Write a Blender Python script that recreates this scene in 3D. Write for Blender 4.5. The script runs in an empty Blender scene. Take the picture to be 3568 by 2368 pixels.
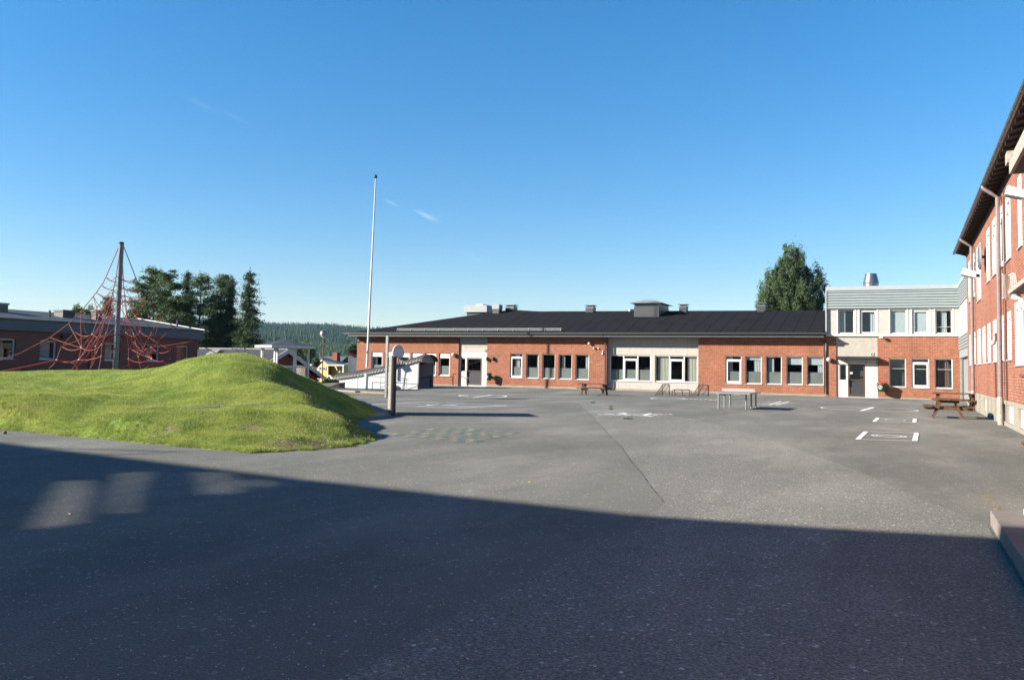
import bpy, math, random
import numpy as np
from math import sin, cos, tan, pi, radians, atan2, sqrt
from mathutils import Vector, Matrix
from mathutils.geometry import tessellate_polygon
random.seed(7); RN = np.random.RandomState(11)
scene = bpy.context.scene
# ------------------------------------------------------------------ camera
H, FPX, PY, PSI, TH, RHO = 1.5, 3000., 1095., .4269, .0613, .0186
_fh = np.array([-sin(PSI), cos(PSI), 0]); _u = np.array([0, 0, 1.]); _r = np.array([cos(PSI), sin(PSI), 0])
_f = _fh*cos(TH)+_u*sin(TH); _v = -_fh*sin(TH)+_u*cos(TH)
_r2 = _r*cos(RHO)+_v*sin(RHO); _v2 = -_r*sin(RHO)+_v*cos(RHO)
CAM = np.array([0, 0, H])
cd = bpy.data.cameras.new('camera'); cam = bpy.data.objects.new('camera', cd); scene.collection.objects.link(cam)
cd.sensor_width = 36; cd.lens = FPX/3568*36; cd.shift_y = (PY-1184)/3568; cd.clip_start = .05; cd.clip_end = 9000
cam.matrix_world = Matrix(((_r2[0], _v2[0], -_f[0], 0), (_r2[1], _v2[1], -_f[1], 0), (_r2[2], _v2[2], -_f[2], H), (0, 0, 0, 1)))
scene.camera = cam
def ray_dir(x, y):
    d = _f+(x-1784)/FPX*_r2+(PY-y)/FPX*_v2; return d/np.linalg.norm(d)
# ------------------------------------------------------------------ light
SAZ, SEL = radians(35), radians(21.5)
tosun = Vector((-cos(SAZ)*cos(SEL), -sin(SAZ)*cos(SEL), sin(SEL)))
world = bpy.data.worlds.new('World'); scene.world = world; world.use_nodes = True
wn = world.node_tree.nodes; wl = world.node_tree.links
sky = wn.new('ShaderNodeTexSky'); sky.sky_type = 'NISHITA'; sky.sun_disc = False
sky.sun_elevation = SEL; sky.sun_rotation = atan2(tosun.x, tosun.y)
sky.altitude = 300; sky.air_density = 1.1; sky.dust_density = .1; sky.ozone_density = 4.5
hs_ = wn.new('ShaderNodeHueSaturation'); hs_.inputs['Saturation'].default_value = 1.25; hs_.inputs['Hue'].default_value = .498
wl.new(sky.outputs[0], hs_.inputs['Color'])
tcz = wn.new('ShaderNodeTexCoord'); sz_ = wn.new('ShaderNodeSeparateXYZ'); wl.new(tcz.outputs['Generated'], sz_.inputs[0])
mrz = wn.new('ShaderNodeMapRange'); mrz.inputs['From Min'].default_value = .02; mrz.inputs['From Max'].default_value = .36; wl.new(sz_.outputs['Z'], mrz.inputs['Value'])
grz = wn.new('ShaderNodeMix'); grz.data_type = 'RGBA'; grz.inputs[6].default_value = (.97, .84, .84, 1); grz.inputs[7].default_value = (1, 1, 1, 1); wl.new(mrz.outputs[0], grz.inputs[0])
mlz = wn.new('ShaderNodeMix'); mlz.data_type = 'RGBA'; mlz.blend_type = 'MULTIPLY'; mlz.inputs[0].default_value = 1; wl.new(hs_.outputs[0], mlz.inputs[6]); wl.new(grz.outputs[2], mlz.inputs[7])
# faint cirrus wisps, fixed to compass directions
tc_ = wn.new('ShaderNodeTexCoord'); last = mlz.outputs[2]
for (cx_, cy_, rad_, amt_) in ((1365, 707, .014, .16), (1488, 752, .022, .22), (700, 362, .03, .035), (820, 408, .025, .03), (1660, 900, .03, .05)):
    dv = ray_dir(cx_, cy_)
    mp = wn.new('ShaderNodeMapping'); mp.inputs['Location'].default_value = tuple(-c for c in dv); wl.new(tc_.outputs['Generated'], mp.inputs[0])
    sx_ = wn.new('ShaderNodeVectorMath'); sx_.operation = 'DOT_PRODUCT'; sx_.inputs[1].default_value = tuple(_r2*cos(.42)-_v2*sin(.42)); wl.new(mp.outputs[0], sx_.inputs[0])
    sy_ = wn.new('ShaderNodeVectorMath'); sy_.operation = 'DOT_PRODUCT'; sy_.inputs[1].default_value = tuple(_r2*sin(.42)+_v2*cos(.42)); wl.new(mp.outputs[0], sy_.inputs[0])
    cm = wn.new('ShaderNodeCombineXYZ'); wl.new(sx_.outputs['Value'], cm.inputs[0]); m5 = wn.new('ShaderNodeMath'); m5.operation = 'MULTIPLY'; m5.inputs[1].default_value = 5.5; wl.new(sy_.outputs['Value'], m5.inputs[0]); wl.new(m5.outputs[0], cm.inputs[1])
    ln = wn.new('ShaderNodeVectorMath'); ln.operation = 'LENGTH'; wl.new(cm.outputs[0], ln.inputs[0])
    mr = wn.new('ShaderNodeMapRange'); mr.interpolation_type = 'SMOOTHSTEP'; mr.inputs['From Min'].default_value = rad_; mr.inputs['From Max'].default_value = 0; mr.inputs['To Max'].default_value = amt_; wl.new(ln.outputs['Value'], mr.inputs['Value'])
    nz = wn.new('ShaderNodeTexNoise'); nz.inputs['Scale'].default_value = 45; nz.inputs['Detail'].default_value = 4; wl.new(cm.outputs[0], nz.inputs['Vector'])
    mm = wn.new('ShaderNodeMath'); mm.operation = 'MULTIPLY'; wl.new(mr.outputs[0], mm.inputs[0]); wl.new(nz.outputs['Fac'], mm.inputs[1])
    mx_ = wn.new('ShaderNodeMix'); mx_.data_type = 'RGBA'; mx_.inputs[7].default_value = (9.5, 9.6, 9.8, 1); wl.new(mm.outputs[0], mx_.inputs[0]); wl.new(last, mx_.inputs[6]); last = mx_.outputs[2]
wl.new(last, wn['Background'].inputs[0])
wn['Background'].inputs[1].default_value = .063
ld = bpy.data.lights.new('sun', 'SUN'); ld.energy = 5.0; ld.angle = radians(.53); ld.color = (1, .915, .79)
lo = bpy.data.objects.new('sun', ld); scene.collection.objects.link(lo)
lo.rotation_euler = tosun.to_track_quat('Z', 'Y').to_euler()
scene.view_settings.view_transform = 'Standard'; scene.view_settings.look = 'None'; scene.view_settings.gamma = 1
scene.view_settings.exposure = 1.68
scene.cycles.max_bounces = 8; scene.cycles.transparent_max_bounces = 12
scene.cycles.use_denoising = True

# ------------------------------------------------------------------ helpers: the surveyed photograph
def ray(x, y): return _f+(x-1784)/FPX*_r2+(PY-y)/FPX*_v2
def G(x, y, z=0.):
    d = ray(x, y); return CAM+d*((z-H)/d[2])
def FY(x, y, Y):
    d = ray(x, y); return CAM+d*(Y/d[1])
def FX(x, y, X):
    d = ray(x, y); return CAM+d*(X/d[0])
def DP(x, y, dep): return CAM+ray(x, y)*dep

class Frame:
    """a wall plane: a along the wall, b outward, z up"""
    def __init__(s, o, t, n): s.o, s.t, s.n = Vector(o), Vector(t), Vector(n)
    def p(s, a, b, z): return s.o+s.t*a+s.n*b+Vector((0, 0, z))
YF = 58.64
FA = Frame((0, YF, 0), (1, 0, 0), (0, -1, 0))          # long facade, a = X
FR = Frame((2.87, 0, 0), (0, 1, 0), (-1, 0, 0))        # tall brick building, a = Y
FL = Frame((-50, 0, 0), (0, 1, 0), (1, 0, 0))          # flat-roofed building, a = Y
FK = Frame((3.12, 0, 0), (0, 1, 0), (-1, 0, 0))        # link wall

class MB:
    def __init__(s): s.v, s.f = [], []
    def quad(s, *ps):
        n = len(s.v); s.v += [tuple(p) for p in ps]; s.f.append(tuple(range(n, n+len(ps)))); return s
    def hexa(s, P):   # 8 points: bottom 4 then top 4
        n = len(s.v); s.v += [tuple(p) for p in P]
        s.f += [tuple(n+i for i in q) for q in ((3, 2, 1, 0), (4, 5, 6, 7), (0, 1, 5, 4), (1, 2, 6, 5), (2, 3, 7, 6), (3, 0, 4, 7))]; return s
    def box(s, x0, x1, y0, y1, z0, z1):
        return s.hexa([(x0, y0, z0), (x1, y0, z0), (x1, y1, z0), (x0, y1, z0), (x0, y0, z1), (x1, y0, z1), (x1, y1, z1), (x0, y1, z1)])
    def fb(s, F, a0, a1, b0, b1, z0, z1):
        P = [F.p(a, b, z) for z in (z0, z1) for a, b in ((a0, b0), (a1, b0), (a1, b1), (a0, b1))]
        return s.hexa(P)
    def beam(s, p, q, w, h, up=(0, 0, 1)):
        p, q = Vector(p), Vector(q); d = (q-p).normalized(); sd = d.cross(Vector(up))
        if sd.length < 1e-4: sd = d.cross(Vector((1, 0, 0)))
        sd.normalize(); u = sd.cross(d).normalized()
        P = []
        for c in (p, q): P += [c-sd*w/2-u*h/2, c+sd*w/2-u*h/2, c+sd*w/2+u*h/2, c-sd*w/2+u*h/2]
        return s.hexa(P)
    def tube(s, pts, r, n=8, cap=True):
        pts = [Vector(p) for p in pts]; rs = r if isinstance(r, (list, tuple)) else [r]*len(pts)
        base = len(s.v); ref = None
        for i, p in enumerate(pts):
            d = (pts[min(i+1, len(pts)-1)]-pts[max(i-1, 0)]).normalized()
            if ref is None:
                ref = d.orthogonal().normalized()
            ref = (ref-d*ref.dot(d)).normalized(); bb = d.cross(ref)
            for k in range(n):
                a = 2*pi*k/n; s.v.append(tuple(p+(ref*cos(a)+bb*sin(a))*rs[i]))
        for i in range(len(pts)-1):
            for k in range(n):
                a = base+i*n+k; b = base+i*n+(k+1) % n
                s.f.append((a, b, b+n, a+n))
        if cap:
            s.f.append(tuple(base+k for k in range(n))[::-1]); s.f.append(tuple(base+(len(pts)-1)*n+k for k in range(n)))
        return s
    def lathe(s, c, prof, n=16):   # prof: (r, z)
        base = len(s.v); c = Vector(c)
        for r, z in prof:
            for k in range(n):
                a = 2*pi*k/n; s.v.append((c.x+r*cos(a), c.y+r*sin(a), c.z+z))
        for i in range(len(prof)-1):
            for k in range(n):
                a = base+i*n+k; b = base+i*n+(k+1) % n; s.f.append((a, b, b+n, a+n))
        s.f.append(tuple(base+k for k in range(n))[::-1]); s.f.append(tuple(base+(len(prof)-1)*n+k for k in range(n)))
        return s
    def prism(s, poly, d):   # polygon points + extrusion vector
        d = Vector(d); n = len(s.v); m = len(poly)
        s.v += [tuple(Vector(p)) for p in poly]+[tuple(Vector(p)+d) for p in poly]
        s.f.append(tuple(range(n, n+m))[::-1]); s.f.append(tuple(range(n+m, n+2*m)))
        for k in range(m): s.f.append((n+k, n+(k+1) % m, n+m+(k+1) % m, n+m+k))
        return s
    def build(s, name, mat, parent=None, smooth=False, loc=None):
        if parent is not None: off = rootloc(parent)
        elif loc is not None: off = Vector(loc)
        else: off = Vector(s.v[0]) if False else Vector((0, 0, 0))
        me = bpy.data.meshes.new(name)
        me.from_pydata([(x-off.x, y-off.y, z-off.z) for x, y, z in s.v], [], s.f); me.update()
        me.materials.append(mat)
        if smooth:
            me.polygons.foreach_set('use_smooth', [True]*len(me.polygons))
            try: me.set_sharp_from_angle(angle=radians(35))
            except Exception: pass
        o = bpy.data.objects.new(name, me); scene.collection.objects.link(o)
        if parent is not None: o.parent = parent
        elif loc is not None: o.location = off
        return o
def rootloc(o):
    l = Vector((0, 0, 0))
    while o is not None: l += Vector(o.location); o = o.parent
    return l
def thing(name, label, cat, loc, group=None):
    o = bpy.data.objects.new(name, None); scene.collection.objects.link(o); o.location = Vector(loc); o.empty_display_size = .2
    o['label'] = label; o['category'] = cat
    if group: o['group'] = group
    return o
def tag(o, label, cat=None, group=None, kind=None):
    o['label'] = label
    if cat: o['category'] = cat
    if group: o['group'] = group
    if kind: o['kind'] = kind
    return o
def npmesh(name, co, faces_per, mat, parent=None, loc=(0, 0, 0), smooth=False, faces=None):
    """co (N,3) array; consecutive groups of faces_per vertices make a face (or an explicit face array)"""
    off = np.array(rootloc(parent)) if parent is not None else np.array(loc)
    co = np.asarray(co, dtype=np.float32)-off.astype(np.float32)
    me = bpy.data.meshes.new(name)
    idx = np.arange(len(co)) if faces is None else np.asarray(faces).ravel()
    nf = len(idx)//faces_per
    me.vertices.add(len(co)); me.vertices.foreach_set('co', co.ravel())
    me.loops.add(len(idx)); me.loops.foreach_set('vertex_index', idx.astype(np.int32))
    me.polygons.add(nf); me.polygons.foreach_set('loop_start', (np.arange(nf)*faces_per).astype(np.int32))
    try: me.polygons.foreach_set('loop_total', np.full(nf, faces_per, dtype=np.int32))
    except Exception: pass
    if smooth: me.polygons.foreach_set('use_smooth', np.ones(nf, dtype=bool))
    me.update(calc_edges=True); me.validate()
    me.materials.append(mat)
    o = bpy.data.objects.new(name, me); scene.collection.objects.link(o)
    if parent is not None: o.parent = parent
    else: o.location = Vector(off)
    return o

# ------------------------------------------------------------------ materials
def newmat(name):
    m = bpy.data.materials.new(name); m.use_nodes = True
    nt = m.node_tree; b = nt.nodes['Principled BSDF']; return m, nt, b
def N(nt, t, **k):
    n = nt.nodes.new(t)
    for a, v in k.items(): setattr(n, a, v)
    return n
def pos(nt): return N(nt, 'ShaderNodeNewGeometry').outputs['Position']
def noise(nt, vec, scale, detail=4, rough=.6):
    n = N(nt, 'ShaderNodeTexNoise'); n.inputs['Scale'].default_value = scale; n.inputs['Detail'].default_value = detail
    n.inputs['Roughness'].default_value = rough
    nt.links.new(vec, n.inputs['Vector']); return n.outputs['Fac']
def ramp(nt, fac, stops):
    r = N(nt, 'ShaderNodeValToRGB'); nt.links.new(fac, r.inputs[0])
    e = r.color_ramp.elements
    while len(e) < len(stops): e.new(.5)
    for i, (p, c) in enumerate(stops):
        e[i].position = p; e[i].color = (*c, 1) if len(c) == 3 else c
    return r.outputs[0]
def mixc(nt, fac, a, b, mode='MIX'):
    m = N(nt, 'ShaderNodeMix', data_type='RGBA', blend_type=mode)
    for s, v in ((m.inputs[0], fac), (m.inputs[6], a), (m.inputs[7], b)):
        if isinstance(v, (int, float)): s.default_value = v
        elif isinstance(v, tuple): s.default_value = (*v, 1) if len(v) == 3 else v
        else: nt.links.new(v, s)
    return m.outputs[2]
def bump(nt, b, h, strength=.3, dist=.02):
    n = N(nt, 'ShaderNodeBump'); n.inputs['Strength'].default_value = strength; n.inputs['Distance'].default_value = dist
    nt.links.new(h, n.inputs['Height']); nt.links.new(n.outputs[0], b.inputs['Normal'])
def mapping(nt, vec, scale, rot=(0, 0, 0), loc=(0, 0, 0)):
    m = N(nt, 'ShaderNodeMapping'); m.inputs['Scale'].default_value = scale; m.inputs['Rotation'].default_value = rot
    m.inputs['Location'].default_value = loc; nt.links.new(vec, m.inputs[0]); return m.outputs[0]
def grey(v): return (v, v, v)
def mul(c, k): return tuple(min(1, x*k) for x in c)
ALB = .46
def plain(name, col, rough=.6, var=.12, sc=3., metal=0., bmp=0., bsc=40., spec=.4, k=None):
    col = mul(col, ALB if k is None else k)
    m, nt, b = newmat(name); p = pos(nt)
    f = noise(nt, p, sc, 5, .65)
    c = ramp(nt, f, [(.3, mul(col, 1-var)), (.7, mul(col, 1+var))])
    nt.links.new(c, b.inputs['Base Color']); b.inputs['Roughness'].default_value = rough; b.inputs['Metallic'].default_value = metal
    b.inputs['Specular IOR Level'].default_value = spec
    if bmp: bump(nt, b, noise(nt, p, bsc, 4), bmp, .01)
    return m
def brickmat(name, axis, c1, c2, mortar, row=.088, width=.285, msize=.009):
    m, nt, b = newmat(name); p = pos(nt)
    sx = N(nt, 'ShaderNodeSeparateXYZ'); nt.links.new(p, sx.inputs[0])
    cb = N(nt, 'ShaderNodeCombineXYZ'); nt.links.new(sx.outputs[axis], cb.inputs[0]); nt.links.new(sx.outputs[2], cb.inputs[1])
    br = N(nt, 'ShaderNodeTexBrick'); nt.links.new(cb.outputs[0], br.inputs['Vector'])
    br.inputs['Scale'].default_value = 1; br.inputs['Brick Width'].default_value = width; br.inputs['Row Height'].default_value = row
    br.inputs['Mortar Size'].default_value = msize; br.inputs['Mortar Smooth'].default_value = .3
    br.inputs['Color1'].default_value = (*c1, 1); br.inputs['Color2'].default_value = (*c2, 1); br.inputs['Mortar'].default_value = (*mortar, 1)
    br.inputs['Bias'].default_value = -.1
    n1 = noise(nt, p, .7, 5); n2 = noise(nt, mapping(nt, cb.outputs[0], (3.6, 11.4, 1)), 1.0, 1)
    c = mixc(nt, 1., br.outputs['Color'], ramp(nt, n1, [(.25, grey(.76)), (.5, grey(1.)), (.75, grey(1.16))]), 'MULTIPLY')
    c = mixc(nt, 1., c, ramp(nt, n2, [(.3, grey(.8)), (.55, grey(1.0)), (.75, grey(1.16))]), 'MULTIPLY')
    nt.links.new(c, b.inputs['Base Color']); b.inputs['Roughness'].default_value = .85; b.inputs['Specular IOR Level'].default_value = .2
    inv = N(nt, 'ShaderNodeMath', operation='SUBTRACT'); inv.inputs[0].default_value = 1; nt.links.new(br.outputs['Fac'], inv.inputs[1])
    bump(nt, b, inv.outputs[0], .5, .01)
    return m
M = {}
BR1, BR2, MO = (.24, .084, .045), (.20, .062, .033), (.26, .165, .115)
M['brick_x'] = brickmat('brick_facing_yard', 0, BR1, BR2, MO)
M['brick_y'] = brickmat('brick_facing_side', 1, (.225, .084, .050), (.175, .060, .036), (.27, .19, .15), .085, .27, .0075)
M['brick_brown'] = plain('brown_render', (.20, .076, .055), .85, .1, 2, k=.85)
def asphalt(name, a, speck, scale=170., tone=.1):
    m, nt, b = newmat(name); p = pos(nt)
    big = ramp(nt, noise(nt, mapping(nt, p, (.35, .12, 1), (0, 0, .5)), 1.0, 6, .6), [(.3, grey(1-tone)), (.7, grey(1+tone))])
    med = ramp(nt, noise(nt, p, 3.5, 6, .7), [(.3, grey(.93)), (.7, grey(1.07))])
    fine = ramp(nt, noise(nt, p, scale*.35, 3, .8), [(.3, grey(1-speck*.55)), (.5, grey(1.)), (.72, grey(1+speck))])
    v = N(nt, 'ShaderNodeTexVoronoi'); v.inputs['Scale'].default_value = 42; nt.links.new(p, v.inputs['Vector'])
    vr = ramp(nt, v.outputs['Color'], [(.86, grey(1.)), (.93, grey(1.+speck*1.4))])
    sandy = noise(nt, mapping(nt, p, (.5, .16, 1), (0, 0, -.35), (3, 1, 0)), 1.1, 5, .6)
    c = mixc(nt, ramp(nt, sandy, [(.47, grey(0)), (.66, grey(.55))]), (*[a*x for x in (1.0, 1.0, .905)],), (a*1.62, a*1.55, a*1.38))
    for t in (big, med, fine, vr): c = mixc(nt, 1., c, t, 'MULTIPLY')
    nt.links.new(c, b.inputs['Base Color']); b.inputs['Roughness'].default_value = .95; b.inputs['Specular IOR Level'].default_value = .06
    bump(nt, b, noise(nt, p, 70, 3, .7), .55, .012)
    return m
M['asphalt'] = asphalt('asphalt', .133, .65, tone=.2)
M['asphalt2'] = asphalt('asphalt_coarse', .150, .95, 120., .13)
M['paint'] = None
def paintmat(name, col, keep=.42, wear=9., soft=.08):
    m, nt, b = newmat(name); p = pos(nt)
    b.inputs['Base Color'].default_value = (*col, 1); b.inputs['Roughness'].default_value = .7
    tr = N(nt, 'ShaderNodeBsdfTransparent'); mx = N(nt, 'ShaderNodeMixShader')
    f = ramp(nt, noise(nt, p, wear, 6, .75), [(keep-soft, grey(0)), (keep+soft, grey(1))])
    nt.links.new(f, mx.inputs[0]); nt.links.new(tr.outputs[0], mx.inputs[1]); nt.links.new(b.outputs[0], mx.inputs[2])
    nt.links.new(mx.outputs[0], nt.nodes['Material Output'].inputs[0]); return m
M['paint'] = paintmat('white_road_paint', (.72, .71, .69), .29)
M['paint_y'] = paintmat('faded_yellow_paint', (.36, .31, .19), .56, 2.2, .12)
M['paint_g'] = paintmat('faded_green_paint', (.09, .16, .135), .56, 2.2, .12)
M['white'] = plain('white_paint', (.80, .79, .77), .45, .04, 4, k=.62)
M['whitepanel'] = plain('white_door_panel', (.74, .72, .68), .6, .05, 3, k=.58)
M['offwhite'] = plain('offwhite_board', (.72, .67, .58), .8, .06, 3)
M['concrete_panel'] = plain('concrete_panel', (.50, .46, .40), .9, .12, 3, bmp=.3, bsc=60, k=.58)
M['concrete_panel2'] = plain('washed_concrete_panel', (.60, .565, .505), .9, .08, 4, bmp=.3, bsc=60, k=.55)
M['plinth'] = plain('plinth_concrete', (.46, .41, .34), .9, .14, 2.5, bmp=.3, bsc=30)
M['kerb'] = plain('granite_kerb', (.40, .37, .33), .85, .2, 9, bmp=.3)
M['darkmetal'] = plain('dark_sheet_metal', (.035, .036, .04), .45, .15, 2, spec=.5)
M['greymetal'] = plain('grey_sheet_metal', (.10, .105, .11), .4, .12, 2, spec=.5)
M['greymetal2'] = plain('dull_zinc', (.34, .36, .37), .6, .1)
M['galv'] = plain('galvanised_steel', (.42, .44, .46), .42, .15, 8, metal=.75)
M['tank'] = plain('bright_steel_cowl', (.55, .56, .58), .3, .1, 6, metal=.85)
M['ahu'] = plain('pale_unit_metal', (.50, .52, .53), .5, .1, 4, metal=.2)
M['black'] = plain('black_paint', (.02, .02, .022), .5, .1)
M['seam'] = plain('crack_filler', (.10, .10, .10), .95, .3, 30)
M['dark'] = plain('dark_void', (.012, .012, .014), .9, .1)
M['brownpipe'] = plain('brown_downpipe', (.09, .035, .025), .45, .1)
M['lilacpipe'] = plain('weathered_downpipe', (.42, .33, .33), .42, .18, 6, metal=.3)
M['ironpipe'] = plain('peeling_white_pipe', (.60, .52, .45), .8, .35, 14)
M['door'] = plain('brown_door_frame', (.14, .085, .06), .45, .1)
M['doorgrey'] = plain('ribbed_grey_door_panel', (.085, .09, .10), .55, .08)
M['wood'] = plain('weathered_wood', (.17, .075, .035), .7, .3, 9, bmp=.3)
M['woodgrey'] = plain('grey_brown_wood', (.13, .08, .06), .8, .3, 9, bmp=.3)
M['postwood'] = plain('round_post_wood', (.13, .10, .075), .85, .35, 7, bmp=.3)
M['plank'] = plain('pale_planks', (.42, .37, .31), .8, .2, 7, bmp=.2)
M['curtain'] = plain('cloth_curtain', (.62, .68, .70), .9, .1, 20)
M['curtain2'] = plain('striped_curtain', (.62, .64, .55), .9, .3, 26)
M['blind'] = plain('roller_blind', (.38, .44, .46), .8, .06, k=.7); M['skywhite'] = plain('sky_reflection_white', (.8, .8, .78), .8, .04, k=.9)  # the bright white stands in for sky reflected in the schoolhouse panes
M['film'] = plain('frosted_film', (.26, .295, .275), .4, .18, 1.3, spec=.6)
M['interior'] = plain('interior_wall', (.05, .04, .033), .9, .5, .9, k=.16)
M['binsgreen'] = plain('green_bin', (.010, .085, .055), .35, .1)
M['red'] = plain('red_bin_rim', (.62, .03, .03), .4, .1)
M['lampglass'] = plain('opal_lamp_glass', (.78, .74, .66), .3, .03)
M['copper'] = plain('lamp_copper', (.42, .20, .14), .4, .2, metal=.5)
M['rope'] = plain('red_rope', (.33, .038, .034), .7, .2, 20, k=.6)
M['alu'] = plain('aluminium', (.62, .62, .63), .35, .1, metal=.6)
M['mast'] = plain('net_mast_steel', (.16, .20, .24), .35, .1, k=.8)
M['bark'] = plain('bark', (.13, .085, .06), .9, .3, 5, bmp=.5)
M['yellow'] = plain('yellow_boards', (.78, .50, .10), .8, .05, k=.75)
M['yellow2'] = M['yellow']
M['rooftile'] = plain('dark_roof_tiles', (.055, .06, .07), .6, .15, 3)
M['redpaint'] = plain('falu_red', (.20, .03, .03), .8, .1)
M['darkbrick'] = plain('dark_red_brick', (.24, .07, .045), .85, .25, 9, k=.7)
M['soffit'] = plain('dark_soffit', (.11, .085, .085), .8, .2)
M['gate'] = plain('pale_blue_grey_gate', (.42, .46, .50), .6, .05)
M['ttop'] = plain('table_top_grey', (.42, .42, .43), .5, .1)
M['netmesh'] = None
def screenmat(name, col, alpha):
    m, nt, b = newmat(name); b.inputs['Base Color'].default_value = (*col, 1); b.inputs['Alpha'].default_value = alpha; return m
M['netmesh'] = screenmat('perforated_screen', (.5, .42, .40), .5)
def glassmat(name, tint, mixf, rough=.02):
    m, nt, b = newmat(name); nt.nodes.remove(b)
    g = N(nt, 'ShaderNodeBsdfGlossy'); g.inputs['Roughness'].default_value = rough; g.inputs['Color'].default_value = (.9, .93, .95, 1)
    t = N(nt, 'ShaderNodeBsdfTransparent'); t.inputs['Color'].default_value = (*tint, 1)
    fr = N(nt, 'ShaderNodeLayerWeight'); fr.inputs['Blend'].default_value = .5
    pw = N(nt, 'ShaderNodeMath', operation='POWER'); pw.inputs[1].default_value = 4.; nt.links.new(fr.outputs['Facing'], pw.inputs[0])
    ad = N(nt, 'ShaderNodeMath', operation='MULTIPLY_ADD'); ad.inputs[1].default_value = .85; ad.inputs[2].default_value = mixf+.012; nt.links.new(pw.outputs[0], ad.inputs[0])
    mx = N(nt, 'ShaderNodeMixShader'); nt.links.new(ad.outputs[0], mx.inputs[0]); nt.links.new(t.outputs[0], mx.inputs[1]); nt.links.new(g.outputs[0], mx.inputs[2])
    nt.links.new(mx.outputs[0], nt.nodes['Material Output'].inputs[0]); return m
M['glass'] = glassmat('window_glass', (.95, .96, .96), .01)
M['tint'] = glassmat('patch_light_glass', (.50, .51, .52), .0)
# striped materials
def stripes(name, axis, period, width, base, line, rough=.7, bmp=0., var=.08, spec=.3, duty_smooth=.02):
    m, nt, b = newmat(name); p = pos(nt)
    sx = N(nt, 'ShaderNodeSeparateXYZ'); nt.links.new(p, sx.inputs[0])
    d = N(nt, 'ShaderNodeMath', operation='DIVIDE'); nt.links.new(sx.outputs[axis], d.inputs[0]); d.inputs[1].default_value = period
    fr = N(nt, 'ShaderNodeMath', operation='FRACT'); nt.links.new(d.outputs[0], fr.inputs[0])
    w = width/period
    f = ramp(nt, fr.outputs[0], [(w, grey(1)), (min(.99, w+duty_smooth), grey(0))])
    nn = ramp(nt, noise(nt, p, .8, 6, .65), [(.3, grey(1-var)), (.7, grey(1+var))])
    c = mixc(nt, 1., mixc(nt, f, base, line), nn, 'MULTIPLY')
    nt.links.new(c, b.inputs['Base Color']); b.inputs['Roughness'].default_value = rough; b.inputs['Specular IOR Level'].default_value = spec
    if bmp: bump(nt, b, fr.outputs[0], bmp, .02)
    return m
M['felt'] = stripes('roofing_felt', 0, .93, .06, (.013, .013, .0155), (.004, .004, .005), .95, var=.12, spec=.06)
M['feltroof_left'] = plain('grey_roof_felt', (.075, .085, .10), .7, .1)
M['corr'] = stripes('white_corrugated_sheet', 0, .17, .035, (.40, .40, .41), (.26, .275, .30), .5, var=.04)
M['corr_y'] = stripes('grey_corrugated_sheet', 1, .12, .03, (.2, .22, .24), (.13, .145, .16), .55, var=.04)
M['gaztile'] = stripes('standing_seam_roof', 0, .4, .03, (.05, .05, .055), (.03, .03, .03), .6)
# foliage / grass
def leafmat(name, c1, c2, sc=.6, trans=.25):
    m, nt, b = newmat(name); p = pos(nt)
    c = ramp(nt, noise(nt, p, sc, 5, .7), [(.32, c1), (.68, c2)])
    nt.links.new(c, b.inputs['Base Color']); b.inputs['Roughness'].default_value = .6; b.inputs['Specular IOR Level'].default_value = .25
    tl = N(nt, 'ShaderNodeBsdfTranslucent'); nt.links.new(c, tl.inputs[0]); mx = N(nt, 'ShaderNodeMixShader'); mx.inputs[0].default_value = trans
    nt.links.new(b.outputs[0], mx.inputs[1]); nt.links.new(tl.outputs[0], mx.inputs[2]); nt.links.new(mx.outputs[0], nt.nodes['Material Output'].inputs[0])
    return m
M['pine'] = leafmat('pine_needles', (.03, .062, .024), (.10, .15, .055))
M['spruce'] = leafmat('spruce_needles', (.02, .043, .02), (.065, .105, .042))
M['leaf'] = leafmat('deciduous_leaves', (.045, .085, .04), (.125, .17, .075), .9, .35)
M['leafpale'] = leafmat('pale_leaves', (.08, .12, .04), (.16, .2, .08))
M['forest'] = leafmat('forest_conifers', (.03, .07, .052), (.055, .11, .08), .01, .5)
M['youngforest'] = leafmat('young_forest', (.05, .095, .06), (.085, .135, .07), .02, .5)
M['blade'] = leafmat('grass_blades', (.13, .20, .036), (.35, .39, .09), .9, .35)
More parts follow.
